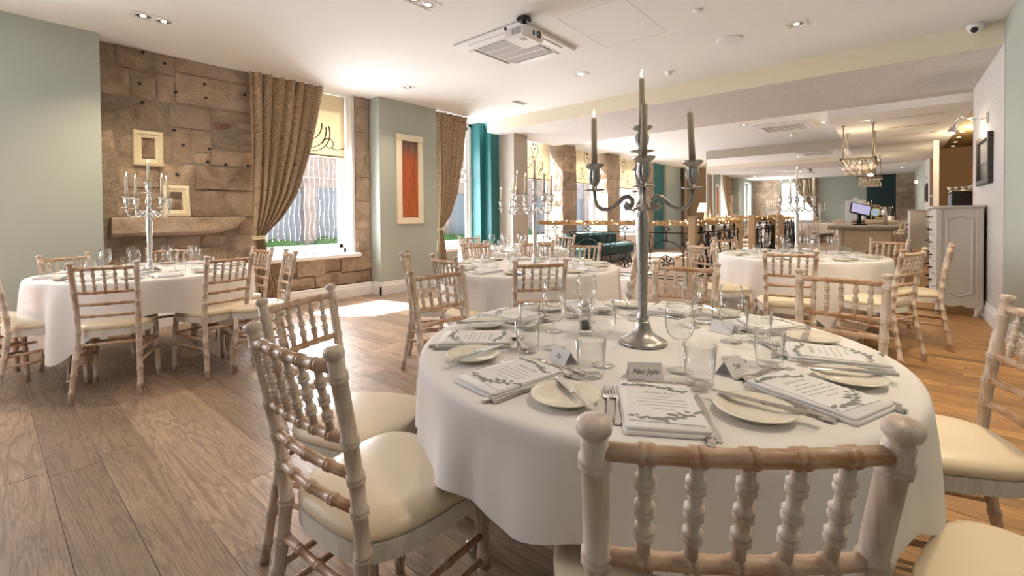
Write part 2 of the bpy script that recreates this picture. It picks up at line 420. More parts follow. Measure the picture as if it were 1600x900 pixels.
# bar recess
sbox('wall_bar', 'tan', 8.42, 8.5, -2.2, YR, 0, 2.92)
sbox('wall_bar', 'amber', 8.5, 15.4, -2.25, -1.95, 0, 2.92)
sbox('wall_bar', 'tan', 15.2, 15.35, -2.0, -.70, 0, 2.92)
sbox('wall_bar', 'taupe', XM+.12, 15.3, -.72, -.64, 0, 2.92)
sbox('ceiling_recess', 'amber', 8.5, 15.2, -2.0, -.90, 2.75, 2.92)
sbox('ceiling_bar', 'ceiling', XM, 15.2, -.90, -.64, 2.69, 2.93)
sbox('trim_4', 'white_paint', XM-.03, XM+.12, -.75, -.66, 0, 2.69)
# end wall, mirror, bay beyond the stairs
sbox('wall_end', 'taupe', XM, XM+.12, -.70, 3.9, 0, 2.92)
mir = thing('wall_mirror', 'large mirror covering the end wall behind the bar', 'mirror', (XM, 1.62, 0))
put('mirror_pane', MB().box(-.012, -.001, -2.27, 2.25, .03, 2.685).mesh('mirror_pane', 'mirror'), mir)
put('mirror_edge', MB().box(-.02, 0, 2.25, 2.27, .03, 2.69).mesh('mirror_edge', 'white_paint'), mir)
sbox('wall_end', 'tan', 17.5, 17.6, 3.8, 6.6, 0, 2.92)
# back wall behind the camera (seen in the mirror)
sbox('wall_back', 'sage', XBK-.3, XBK, .95, 1.75, 0, CZ)
sbox('wall_back', 'dark_teal', XBK-.3, XBK, -.15, .95, 0, CZ)
sbox('wall_back', 'sage', XBK-.3, XBK, 3.1, 4.7, 0, .75)
sbox('wall_back', 'sage', XBK-.3, XBK, 3.1, 4.7, 2.85, CZ)
sbox('wall_back', 'sage', XBK-.3, XBK, 1.75, 1.8, 0, CZ)
sbox('wall_back', 'sage', XBK-.3, XBK, 1.8, 3.1, 0, CZ)

# ------------------------------------------------------------------ stonework
def stone_block(name, parent, x0, x1, z0, z1, yf, depth=.12, rough=.012, mat='stone', axis='y', skew=0.):
    """front face looks to -y (axis y) or to -x (axis x); edges drop back a little, face is uneven"""
    nx, nz = (7, 4) if mat == 'stone' else (4, 3); g = .0035; mb = MB(); seed = random.uniform(0, 90)
    front = []
    for i in range(nz):
        for j in range(nx):
            u, v = j/(nx-1), i/(nz-1)
            X = x0+g+(x1-x0-2*g)*u; Z = z0+g+(z1-z0-2*g)*v
            ex = min(u, 1-u)*(nx-1); ez = min(v, 1-v)*(nz-1)
            edge = 0 if (ex > .5 and ez > .5) else .010
            d = noise.noise((X*4+seed, Z*4, seed))*rough*1.6 + noise.noise((X*14, Z*14, seed))*rough*.6
            if edge:
                X += noise.noise((Z*9, seed, 1))*.006*(ex < .5); Z += noise.noise((X*9, seed, 2))*.008*(ez < .5)
            front.append((X, yf+edge+d, Z))
    back = [(x0+g, yf+depth, z0+g), (x1-g, yf+depth, z0+g), (x1-g, yf+depth, z1-g), (x0+g, yf+depth, z1-g)]
    vs = front+back; fs = []
    for i in range(nz-1):
        for j in range(nx-1): fs.append((i*nx+j, i*nx+j+1, (i+1)*nx+j+1, (i+1)*nx+j))
    B = nx*nz
    fs.append(tuple([B]+[B+1]+list(range(nx-1, -1, -1))))
    fs.append(tuple([B+3]+list(range((nz-1)*nx, nz*nx))+[B+2]))
    fs.append(tuple([B]+[i*nx for i in range(nz)]+[B+3]))
    fs.append(tuple([B+1, B+2]+[i*nx+nx-1 for i in range(nz-1, -1, -1)]))
    if axis == 'x':   # u runs along -y, face looks to -x
        vs = [(y, -x, z) for x, y, z in vs]
    mb.add(vs, fs, False)
    return put(name, mb.mesh(name, mat), parent)
YS = 6.20
wst = sbox('wall_stone', 'mortar', .79, 2.29, YS+.022, 6.6, 0, CZ)
R = [ # x0 x1 z0 z1 (front offset)
 (.95, 1.46, 2.81, CZ, 0), (1.46, 2.29, 2.87, CZ, .004),
 (.79, 1.06, 2.50, 2.80, .012), (1.06, 1.30, 2.50, 2.79, .016), (1.30, 1.46, 2.50, 2.80, 0), (1.46, 2.29, 2.52, 2.86, 0),
 (.79, 1.40, 2.14, 2.49, .018), (1.40, 1.80, 2.24, 2.49, .004), (1.80, 2.29, 2.42, 2.51, .01),
 (.79, .95, 1.86, 2.13, .02), (.95, 1.42, 1.86, 2.13, .012), (1.42, 1.60, 1.83, 2.23, .006), (1.60, 1.80, 1.98, 2.23, 0), (1.60, 1.80, 1.83, 1.97, .005),
 (1.80, 2.29, 1.83, 2.02, .006),
 (.95, 1.30, 1.54, 1.85, .01), (1.30, 1.63, 1.56, 1.82, .006), (1.63, 2.26, 1.54, 1.82, -.01),
 (.93, 1.55, 1.23, 1.50, .016), (1.55, 2.30, 1.22, 1.53, .0),
 (2.09, 2.30, 1.0, 1.21, .01),
 (.79, 1.36, .86, .99, .012), (1.36, 1.68, .86, .99, .006), (1.68, 1.96, .86, .99, .008), (1.96, 2.29, .70, .99, .012),
 (.79, 1.25, .60, .85, .012), (1.25, 1.96, .60, .85, .004), (.79, 1.1, .2, .59, .008), (1.1, 1.75, .2, .59, .0), (1.75, 2.29, .2, .69, .01)]
for a, b, c, d, o in R: stone_block('stone', wst, a, b, c, d, YS+o)
for k, (a, b, c, d) in enumerate([(1.84, 2.03, 2.27, 2.36), (2.05, 2.27, 2.28, 2.40), (1.84, 2.0, 2.14, 2.24), (2.02, 2.27, 2.15, 2.26), (1.86, 2.1, 2.04, 2.12), (2.12, 2.27, 2.04, 2.13)]):
    stone_block('brick', wst, a, b, c, d, YS+.015, mat='brick' if k < 1 else 'stone', rough=.008)
# deep hollows with a near-black back
put('hollow', MB().box(.79, .945, YS+.11, YS+.2, 1.22, 1.855).mesh('hollow', 'near_black'), wst)
put('hollow', MB().box(.79, .945, YS+.11, YS+.2, 2.80, CZ).mesh('hollow', 'near_black'), wst)
stone_block('stone', wst, .80, .90, 1.5, 1.80, YS+.085); stone_block('stone', wst, .79, .91, 2.82, 2.95, YS+.08)
for hx, hz in ((1.17, 3.0), (1.36, 2.93), (1.74, 2.78), (2.17, 2.74), (1.14, 2.66), (1.46, 2.63), (1.75, 2.62), (1.16, 2.46), (1.44, 2.20), (1.52, 2.04), (1.78, 2.02), (1.46, 1.70), (1.76, 1.87), (1.95, 1.85), (2.2, 1.86), (1.77, 1.55)):
    put('putlog_shade', MB().lathe([(0, -.004), (.016, -.003), (.019, .03)], 7, mat=Matrix.Translation((hx, YS-.004, hz)) @ Matrix.Rotation(-PI/2, 4, 'X')).mesh('putlog_shade', 'near_black'), wst)  # flush dark plugs: the shade inside each hole is painted on
# projecting mantel slab
ml = MB(); prof = [(.0, 1.0), (-.13, 1.02), (-.155, 1.05), (-.16, 1.205), (-.15, 1.215), (.05, 1.215)]
rings = []
for i in range(9):
    u = i/8; X = .87+1.15*u; tp = max(0, (u-.78)/.22)
    rings.append([(X + (.10*(z-1.0)/.2 if i == 8 else 0), YS+.03+y*(1-.25*tp)+noise.noise((X*5, z*7, 3))*.012, z+tp*(.06 if z < 1.1 else 0)+noise.noise((X*6, y*5, 9))*.008) for y, z in prof])
ml.loft(rings, True, True); put('mantel_stone', ml.mesh('mantel_stone', 'stone'), wst)['label'] = 'pale projecting mantel stone'
# wall under window 1 and stone pier to its right
wsp = sbox('wall_stone', 'mortar', 2.29, 3.66, YS+.06, 6.6, 0, .60)
for a, b, c, d in [(2.29, 2.62, .2, .42), (2.62, 3.05, .2, .36), (3.05, 3.45, .2, .40), (3.45, 3.93, .2, .37), (2.29, 2.8, .43, .60), (2.8, 3.2, .37, .60), (3.2, 3.45, .41, .60), (3.45, 3.70, .38, .60)]:
    stone_block('stone', wsp, a, b, c, d, YS+.005+random.uniform(0, .012))
pier = sbox('wall_pier', 'mortar', 3.72, 3.945, YS+.06, 6.6, 0, CZ)
z = .38
for h in (.30, .34, .42, .36, .30, .40, .38, .2):
    z1 = min(z+h, CZ)
    if z1-z > .04:
        stone_block('stone', pier, 3.70, 3.94, z, z1, YS+random.uniform(0, .012))
        stone_block('stone', pier, -6.44, -YS-.03, z, z1, 3.685+random.uniform(0, .008), axis='x', depth=.06)
    z = z1

# ------------------------------------------------------------------ windows
def bar(mb, x0, x1, z0, z1, y, t=.05): mb.box(x0, x1, y, y+t, z0, z1, ch=.006)
def make_window(name, x0, x1, z0, z1, y, split=None):
    f = MB()
    for a, b, c, d in ((x0, x0+.07, z0, z1), (x1-.07, x1, z0, z1), (x0, x1, z0, z0+.07), (x0, x1, z1-.07, z1)): bar(f, a, b, c, d, y, .09)
    for a, b, c, d in ((x0+.07, x0+.13, z0+.07, z1-.07), (x1-.13, x1-.07, z0+.07, z1-.07), (x0+.07, x1-.07, z0+.07, z0+.13), (x0+.07, x1-.07, z1-.13, z1-.07)): bar(f, a, b, c, d, y+.025, .05)
    if split: bar(f, x0+.1, x1-.1, split-.03, split+.03, y+.02, .06)
    w = structure(name, f.mesh(name, 'white_paint'))
    structure('pane', MB().box(x0+.1, x1-.1, y+.05, y+.056, z0+.1, z1-.1).mesh('pane', 'pane'), w)
    return w
win1 = make_window('window_1', 2.30, 3.68, .66, CZ, 6.44, None)
structure('window_sill', MB().box(2.27, 3.73, 6.12, 6.5, .60, .66, ch=.012).mesh('window_sill', 'white_paint'), win1)
structure('window_lining', MB().box(2.27, 2.315, 6.2, 6.46, .66, CZ).box(3.645, 3.69, 6.235, 6.46, .66, CZ).mesh('window_lining', 'white_paint'), win1)
win2 = make_window('window_2', 5.15, 6.38, .60, CZ, 6.44, 1.9)
structure('window_sill', MB().box(5.1, 6.4, 6.2, 6.5, .54, .60, ch=.012).mesh('window_sill', 'white_paint'), win2)
sbox('wall_left', 'sage', 5.07, 6.45, 6.22, 6.6, 0, .54)
win0 = make_window('window_6', -1.85, -.45, .70, 2.85, 6.2, 1.8)
for nm, a, b in (('window_3', 7.75, 8.98), ('window_4', 9.85, 11.2), ('window_5', 12.2, 13.75)):
    wv = make_window(nm, a, b, .6, 2.92, 6.36, None)
    structure('window_sill', MB().box(a-.03, b+.03, 6.1, 6.4, .54, .60, ch=.01).mesh('window_sill', 'white_paint'), wv)
    sbox('wall_left', 'taupe', a-.1, b+.1, 6.12, 6.6, 0, .54)
# back window (seen in the mirror)
mb = MB()
for a, b, c, d in ((3.1, 3.18, .75, 2.85), (4.62, 4.7, .75, 2.85), (3.1, 4.7, .75, .83), (3.1, 4.7, 2.77, 2.85), (3.18, 4.62, 1.75, 1.81), (3.87, 3.93, .83, 1.75)): mb.box(XBK-.2, XBK-.1, a, b, c, d)
wb = structure('window_7', mb.mesh('window_7', 'white_paint')); structure('pane', MB().box(XBK-.16, XBK-.154, 3.15, 4.65, .8, 2.8).mesh('pane', 'pane'), wb)

def spiral(mb, cx, cz, y, r0, turns, a0, sgn, w0, w1, tail=None, rev=False):
    pts = []
    n = int(26*turns)
    for i in range(n+1):
        t = i/n; a = a0+sgn*2*PI*turns*t; r = r0*(1-t)**1.1+.006
        pts.append((cx+r*math.cos(a), cz+r*math.sin(a)))
    ribbon(mb, pts, y, w0, w1)
def ribbon(mb, pts, y, w0, w1):
    vs = []; n = len(pts)
    for i, p in enumerate(pts):
        a = pts[max(i-1, 0)]; b = pts[min(i+1, n-1)]; dx, dz = b[0]-a[0], b[1]-a[1]; l = math.hypot(dx, dz) or 1
        w = w0+(w1-w0)*i/(n-1); vs += [(p[0]-dz/l*w, y, p[1]+dx/l*w), (p[0]+dz/l*w, y, p[1]-dx/l*w)]
    mb.add(vs, [(2*i, 2*i+1, 2*i+3, 2*i+2) for i in range(n-1)])
def leafshape(mb, x, z, y, l, a, w=.3):
    c, s = math.cos(a), math.sin(a)
    P = [(0, 0), (.35, w), (.75, w*.7), (1, 0), (.75, -w*.7), (.35, -w)]
    mb.add([(x+l*(p*c-q*s), y, z+l*(p*s+q*c)) for p, q in P], [(0, 5, 4, 3, 2, 1)])
def motif(x, z, y, s, m=1):
    mb = MB()
    def Q(pts): return [(x+m*px*s, z+pz*s) for px, pz in pts]
    def arc(cx, cz, r, a0, a1, n=14, k=1.): return [(cx+r*math.cos(a0+(a1-a0)*i/n)*(1-(1-k)*i/n), cz+r*math.sin(a0+(a1-a0)*i/n)*(1-(1-k)*i/n)) for i in range(n+1)]
    ribbon(mb, Q(arc(-.1, .30, .30, -PI*.5, PI*.12)), y, .005*s, .013*s)
    ribbon(mb, Q(arc(-.16, .34, .30, -PI*.45, PI*.05)), y, .005*s, .013*s)
    ribbon(mb, Q(arc(-.2, .42, .27, -PI*.42, PI*.02)), y, .005*s, .013*s)
    ribbon(mb, Q(arc(.18, .13, .10, PI*1.05, -PI*.9, 20, .5)), y, .010*s, .007*s)
    ribbon(mb, Q([(.22, .07), (.32, .05), (.42, .08), (.46, .12), (.43, .14)]), y, .008*s, .006*s)
    ribbon(mb, Q(arc(-.22, .72, .24, -PI*.55, PI*.55)), y, .008*s, .011*s)
    ribbon(mb, Q(arc(-.22, .34, .19, PI*.9, -PI*.9, 22, .4)), y, .009*s, .006*s)
    ribbon(mb, Q(arc(-.5, .5, .3, -PI*.5, PI*.3)), y, .01*s, .012*s)
    for px, pz, l, a in ((-.12, 1.04, .08, 2.2), (-.08, 1.02, .07, .6), (-.16, .80, .09, 2.6), (-.12, .79, .08, .5), (-.14, .74, .07, -1.2), (.02, 1.10, .06, 1.2)):
        leafshape(mb, x+m*px*s, z+pz*s, y, l*s, a, .38)
    return mb
def make_blind(x0, x1, z0, z1, y, label, mx, ms, mm=1):
    t = thing('roller_blind', label, 'blind', ((x0+x1)/2, y, z0))
    cx = (x0+x1)/2
    put('blind_fabric', MB().box(x0-cx, x1-cx, 0, .004, 0, z1-z0).mesh('blind_fabric', 'blind'), t)
    put('bottom_bar', MB().box(x0-cx, x1-cx, -.008, .012, -.03, 0, ch=.003).mesh('bottom_bar', 'pale_metal'), t)
    if mx is not None: put('scroll_motif', motif(mx-cx, .04, -.003, ms, mm).mesh('scroll_motif', 'motif'), t)['label'] = 'black scrolling flourish printed on the blind'
make_blind(2.36, 3.62, 2.12, CZ-.01, 6.40, 'cream roller blind with black scroll beside the left brown curtain', 3.20, .95)
make_blind(7.82, 8.92, 2.06, 2.91, 6.33, 'cream roller blind with black scroll next to the taupe column', 8.45, .9, 1)
make_blind(9.92, 11.13, 2.06, 2.91, 6.33, 'cream scroll blind between the two brown stone piers', 10.55, .9, -1)
make_blind(12.25, 13.7, 2.03, 2.91, 6.33, 'cream scroll blind past the second stone pier', 13.0, .9, 1)

def curtain(label, x0, xtop, tie, zt, y, xr_pts, folds, loc_name='curtain', ztop=CZ-.01, axis='y', side=1, phase=0.):
    """gathered drape: outer edge at x0, inner edge through xr_pts [(z, x)], tied at tie height"""
    NZ, NS = 34, folds*8; vs = []; fs = []; uvs = []
    xr_pts = sorted(xr_pts)
    def xr(z):
        for (za, xa), (zb, xb) in zip(xr_pts, xr_pts[1:]):
            if za <= z <= zb: return xa+(xb-xa)*(z-za)/(zb-za)
        return xr_pts[0][1] if z < xr_pts[0][0] else xr_pts[-1][1]
    for i in range(NZ+1):
        z = .02+(ztop-.02)*i/NZ; w = xr(z)-x0; k = min(1, abs(w)/1.0)
        for j in range(NS+1):
            s = j/NS; a = s*folds*2*PI+phase+.5*math.sin(z*2+s*9)
            amp = .028+.022*k
            vs.append((x0+w*(s+.015*math.sin(a*2)), y+amp*math.sin(a)+.012*math.sin(a*2.3+z)-.03*(1-k), z))
            uvs.append((s*folds*.16, z*1.0))
    for i in range(NZ):
        for j in range(NS):
            q = i*(NS+1)+j; fs.append((q, q+1, q+NS+2, q+NS+1))
    if axis == 'x': vs = [(yy, xx, z) for xx, yy, z in vs]
    me = bpy.data.meshes.new(loc_name); me.from_pydata(vs, [], fs); me.materials.append(M['curtain'])
    me.polygons.foreach_set('use_smooth', [True]*len(fs))
    ul = me.uv_layers.new(name='UVMap')
    for lp in me.loops: ul.data[lp.index].uv = uvs[lp.vertex_index]
    me.update()
    t = thing('curtain', label, 'curtain'); put('drape', me, t)
    xc = (x0+xr(zt))/2; rr = abs(xr(zt)-x0)/2+.012; mb = MB()
    for zz in (zt-.012, zt+.012):
        P = [(xc+rr*math.cos(a*PI/9), y-.03+.075*math.sin(a*PI/9), zz+.006*math.sin(a)) for a in range(19)]
        if axis == 'x': P = [(b, a, c) for a, b, c in P]
        mb.tube(P, .011, 6)
    put('tieback', mb.mesh('tieback', 'frame_cream'), t)['label'] = 'pale twisted rope tieback'
    return t
curtain('long brown damask curtain tied back beside the stone wall', 2.20, 3.13, .93, .95, 6.085,
        [(.02, 2.52), (.3, 2.47), (.7, 2.36), (.93, 2.31), (1.0, 2.34), (1.2, 2.55), (1.5, 2.74), (2.06, 2.93), (2.6, 3.05), (3.05, 3.14)], 7)
curtain('long brown damask curtain tied back at the teal reveal', 5.12, 5.88, .97, .98, 6.02,
        [(.02, 5.36), (.4, 5.31), (.8, 5.24), (.97, 5.19), (1.05, 5.24), (1.2, 5.40), (1.6, 5.58), (2.2, 5.74), (3.05, 5.88)], 6, phase=1.)
curtain('brown curtain hanging in the lamp-lit bay past the stairs', 16.9, 17.4, .9, .95, 5.9, [(.02, 17.3), (.95, 17.1), (2.92, 17.45)], 4, ztop=2.9)
curtain('brown curtain of the back window, seen in the mirror', 3.0, 2.0, .95, .95, -2.28, [(.02, 2.7), (.95, 2.82), (1.3, 3.1), (2.2, 3.75), (3.02, 4.0)], 7, axis='x')

t = thing('wall_bracket', 'small white bracket box on the second window frame beside the curtain', 'bracket', (6.10, 6.40, 2.02))
put('bracket_box', MB().box(-.05, .07, -.05, .04, 0, .10, ch=.006).mesh('bracket_box', 'white_plastic'), t); put('knob', MB().sphere((-.09, -.02, .05), .03, 8, 6).mesh('knob', 'white_plastic'), t)
# fairy light strings in window 1
mb = MB(); mb2 = MB()
for k in range(15):
    xx = 2.52+k*.073; mb.tube([(xx+.012*math.sin(i*1.3+k), 6.47, 2.05-i*.09) for i in range(14)], .0016, 3)
    for i in range(14): mb2.sphere((xx+.012*math.sin(i*1.3+k), 6.466, 2.05-i*.09), .0055, 4, 3)
mb.tube([(2.45, 6.47, 1.78), (3.55, 6.47, 1.78)], .003, 4)
stuff('fairy_lights', mb2.mesh('fairy_lights', 'fairy_white'), 'strings of tiny clear lights hanging in the first window', 'fairy lights')
stuff('fairy_light_wires', mb.mesh('fairy_light_wires', 'white_plastic'), 'thin pale wires of the window light strings', 'fairy lights')

# teal stepped reveal, taupe column, stone piers past the beam
mb = MB().box(6.38, 6.55, 6.2, 6.6, 0, CZ).box(6.50, 6.74, 6.02, 6.6, 0, CZ); structure('wall_teal_reveal', mb.mesh('wall_teal_reveal', 'teal'))
structure('wall_column', MB().box(6.74, 7.17, 5.63, 6.6, 0, 2.86).mesh('wall_column', 'taupe'))
structure('wall_left', MB().box(7.17, 7.75, 6.15, 6.6, 0, 2.92).mesh('wall_left', 'taupe'))
def stone_pier(x0, x1, yf, yb, hs):
    p = sbox('wall_pier', 'mortar', x0+.02, x1-.02, yf+.04, 6.6, 0, 2.92); z = 0
    for h in hs:
        z1 = min(z+h, 2.92)
        if z1-z < .05: break
        stone_block('stone', p, x0, x1, z, z1, yf+random.uniform(0, .01), depth=.05)
        stone_block('stone', p, -yb, -yf-.02, z, z1, x0-.01+random.uniform(0, .006), axis='x', depth=.06); z = z1
stone_pier(9.08, 9.72, 6.05, 6.36, (.5, .42, .5, .38, .45, .36, .40))
stone_pier(11.32, 12.08, 6.05, 6.36, (.42, .5, .38, .5, .40, .45, .40))
stone_pier(13.8, 14.65, 6.1, 6.36, (.5, .42, .5, .38, .45, .36, .40))
sbox('wall_teal_reveal', 'teal', 14.65, 15.42, 6.1, 6.6, 0, 2.92)
sbox('wall_left', 'sage', 15.42, 16.85, 6.0, 6.6, 0, 2.92)
sbox('wall_left', 'taupe', 16.85, 17.6, 6.2, 6.6, 0, 2.92)
ws = sbox('wall_stone', 'mortar', 17.45, 17.5, 4.2, 4.75, 0, 2.92)
for i in range(7): stone_block('stone', ws, -4.75, -4.2, i*.417, (i+1)*.417, 17.40, axis='x', depth=.06)
# back wall stone lengths (mirror)
for y0, y1 in ((-.82, -.15), (2.9, 3.1), (4.7, 5.96)):
    ws = sbox('wall_stone', 'mortar', XBK-.3, XBK-.02, y0, y1, 0, CZ); z = 0
    while z < CZ-.05:
        h = random.uniform(.28, .42); z1 = min(z+h, CZ); nb = max(1, round((y1-y0)/.6))
        for k in range(nb):
            o = stone_block('stone', ws, y0+(y1-y0)*k/nb, y0+(y1-y0)*(k+1)/nb, z, z1, 0, depth=.06)
            o.rotation_euler = (0, 0, PI/2); o.location = (XBK+.03, 0, 0)
        z = z1

# ------------------------------------------------------------------ outside
sbox('exterior_ground', 'asphalt', -14, 30, 6.6, 20, -.6, -.15)
bd = thing('building', 'brown and grey building across the street outside the first window', 'building', (6, 14, -.15))
put('upper_wall', MB().box(-18, 18, 0, 1, 2.3, 7).mesh('upper_wall', 'facade'), bd)
put('lower_wall', MB().box(-18, 18, .1, 1, 0, 2.3).mesh('lower_wall', 'facade_dark'), bd)
for k in range(20): put('pilaster', MB().box(-18+k*1.85, -17.6+k*1.85, -.1, .1, 0, 7).mesh('pilaster', 'facade'), bd)
hd = stuff('hedge', (lambda m: [m.sphere((-4+i*.35, 12.8+random.uniform(-.2, .2), .1+random.uniform(0, .25)), .35, 7, 5) for i in range(60)] and m)(MB()).mesh('hedge', 'leaf'), 'low green hedge in front of the building outside', 'hedge')

# ------------------------------------------------------------------ chairs
def turned(pts, r0, r1, rings, seg=8, bump_r=1.28, end=None):
    """turned bamboo-look stick along pts with double rings at the given fractions of its length"""
    P = [Vector(p) for p in pts]; L = [0]
    for a, b in zip(P, P[1:]): L.append(L[-1]+(b-a).length)
    T = L[-1]
    def at(s):
        s = max(0, min(T, s))
        for i in range(len(P)-1):
            if s <= L[i+1]+1e-9: return P[i].lerp(P[i+1], (s-L[i])/(L[i+1]-L[i]))
        return P[-1]
    st = [(l, 1.) for l in L]
    for q in rings:
        c = q*T
        st += [(c-.011, 1.), (c-.008, bump_r), (c-.003, bump_r), (c, 1.06), (c+.003, bump_r), (c+.008, bump_r), (c+.011, 1.)]
    st = sorted(x for x in st if 0 <= x[0] <= T)
    pp = [at(s) for s, _ in st]; rr = [(r0+(r1-r0)*s/T)*k for s, k in st]
    if end: 
        d = (P[-1]-P[-2]).normalized()
        for ds, k in end: pp.append(P[-1]+d*ds); rr.append(r1*k)
    return MB().tube(pp, rr, seg)
def bow(z, half, y, sag, n=7): return [(half*(2*i/(n-1)-1), y-sag*(1-(2*i/(n-1)-1)**2), z) for i in range(n)]
POST = [(.180, -.262, 0), (.174, -.238, .14), (.164, -.206, .32), (.159, -.192, .45), (.161, -.205, .60), (.166, -.232, .76), (.171, -.258, .886)]
def post_at(z):
    for a, b in zip(POST, POST[1:]):
        if z <= b[2]: t = (z-a[2])/(b[2]-a[2]); return a[0]+(b[0]-a[0])*t, a[1]+(b[1]-a[1])*t
    return POST[-1][:2]
POST_RINGS = (.075, .2, .31, .40, .505, .62, .705, .80, .965)
CAP = [(.003, .86), (.010, .84), (.013, 1.15), (.022, 1.26), (.029, 1.15), (.033, .8), (.035, .01)]
def seat_outline(sc, n=32, drop=0):
    o = []
    for i in range(n):
        a = 2*PI*i/n; c, s = math.cos(a), math.sin(a)
        x = abs(c)**.55*(1 if c > 0 else -1); y = abs(s)**.6*(1 if s > 0 else -1)
        o.append((x*(.200+.022*y)*sc, (.003+y*.200)*sc))
    return o
CH = {}
def chair_meshes():
    CH['rear'] = [turned([(s*x, y, z) for x, y, z in POST], .0165, .0172, POST_RINGS, 10, 1.2, CAP).mesh('rear_leg', 'lime') for s in (-1, 1)]
    CH['front'] = [turned([(s*.186, .190, 0), (s*.180, .182, .2), (s*.174, .172, .42)], .0155, .0185, (.12, .45, .56, .78), 8, 1.2).mesh('front_leg', 'lime') for s in (-1, 1)]
    hx, hy = post_at(.872)
    CH['top'] = turned(bow(.872, hx, hy, .016), .0122, .0122, (.17, .335, .5, .665, .83), 9, 1.22).mesh('top_rail', 'lime_rail')
    rails = []
    for z, rg in ((.712, (.17, .335, .5, .665, .83)), (.632, (.25, .5, .75)), (.552, (.25, .5, .75))):
        hx2, hy2 = post_at(z); rails.append(turned(bow(z, hx2, hy2, .014), .0115, .0115, rg, 8, 1.22).mesh('back_rail', 'lime_rail'))
    CH['rails'] = rails
    sp = []
    for k in range(5):
        u = -.666+.333*k; x1, y1 = post_at(.712); x2, y2 = post_at(.872)
        sp.append(turned([(u*x1, y1-.014*(1-u*u), .716), (u*x2, y2-.016*(1-u*u), .868)], .0085, .0085, (.26, .50, .76), 8, 1.5).mesh('spindle', 'lime'))
    CH['spindles'] = sp
    fr = MB().prism(seat_outline(1.0), .405, .449).prism(seat_outline(.9), .400, .406)
    CH['frame'] = fr.mesh('seat_frame', 'lime_white')
    rings = [[(x, y, z+dz*0) for x, y in seat_outline(s)] for s, z, dz in ((.965, .449, 0), (.99, .4535, 0), (1.005, .462, 0), (1.0, .472, 0), (.97, .482, 0), (.88, .4905, 0), (.7, .4965, 0), (.4, .5, 0), (.05, .501, 0))]
    CH['cushion'] = MB().loft(rings, True, True, True).mesh('cushion', 'vinyl')
    st = []
    for s in (-1, 1):
        for z in (.285, .215):
            hx2, hy2 = post_at(z); st.append(turned([(s*hx2, hy2, z), (s*.181, .180, z+.01)], .0095, .0095, (.33, .66), 7, 1.22).mesh('stretcher', 'lime_rail'))
    for z, y in ((.30, .182),): st.append(turned([(-.178, y, z), (.178, y, z)], .0095, .0095, (.25, .5, .75), 7, 1.22).mesh('stretcher', 'lime_rail'))
    hx2, hy2 = post_at(.36); st.append(turned([(-hx2, hy2, .36), (hx2, hy2, .36)], .0095, .0095, (.25, .5, .75), 7, 1.22).mesh('stretcher', 'lime_rail'))
    CH['st'] = st
chair_meshes()
def chair(tx, ty, fx, fy, label, group=None, sx=1., sc=1.):
    """tx, ty: middle of the top of the backrest; fx, fy: the way the chair faces"""
    l = math.hypot(fx, fy); fx, fy = fx/l, fy/l
    t = thing('chiavari_chair', label, 'chair', (tx+fx*.256*sc, ty+fy*.256*sc, 0), math.atan2(fy, fx)-PI/2, group)
    t.scale = (sx*sc, sc, sc)
    for n, ms in (('rear_leg', CH['rear']), ('front_leg', CH['front']), ('top_rail', [CH['top']]), ('back_rail', CH['rails']), ('spindle', CH['spindles']),
                  ('seat_frame', [CH['frame']]), ('cushion', [CH['cushion']]), ('stretcher', CH['st'])):
        for m in ms: put(n, m, t)
    return t
G1, G2, G3, G4, G5 = ('chairs around the %s table' % s for s in ('nearest round', 'stone-wall', 'middle', 'bar-side', 'window-bay'))
# nearest table
chair(.637, .146, .79, .61, 'limewashed chair with its back to the camera, closest to the lens', G1, sx=1.11, sc=1.02)
chair(.455, 1.045, 1, .06, 'limewashed chair seen side on, cream seat lit with a sharp shadow', G1, sx=1.03, sc=1.02)
chair(.79, 1.73, .38, -.93, 'limewashed chair standing right behind the side-on shadowed chair', G1)
chair(1.60, 1.88, -.05, -1, 'limewashed chair at the far left edge of the nearest table, before the middle table', G1)
chair(2.68, .93, -1, -.15, 'limewashed chair behind the tall grey candelabra of the nearest table', G1)
chair(2.66, .185, -1, .05, 'limewashed chair behind the right hand place settings, before the bar-side table', G1)
chair(2.06, -.35, -.33, .94, 'limewashed chair beside the painted right wall, cut by the frame', G1)
chair(1.20, -.50, .25, .97, 'chair of which only the cream seat corner shows at the lower right', G1)
# table by the stone wall
chair(.03, 4.66, 1, .12, 'limewashed chair turned side on at the sage wall end of the stone-wall table', G2)
chair(.53, 4.00, .40, .92, 'limewashed chair with its back to us, left of two at the stone-wall table', G2)
chair(1.25, 3.92, -.22, .97, 'limewashed chair with its back to us, right of two at the stone-wall table', G2)
chair(.45, 5.22, .5, -.86, 'pale chair against the sage wall behind the stone-wall table', G2)
chair(1.22, 5.50, -.2, -1, 'pale chair behind the silver candelabra, below the mantel stone', G2)
chair(1.76, 4.66, -1, -.12, 'pale chair in front of the tied foot of the first curtain', G2)
chair(1.74, 4.00, -1, .2, 'chair seen edge on just right of the curtain foot chair', G2)
chair(-.25, 5.05, 1, .1, 'chair at the far left of which only a seat edge shows', G2)
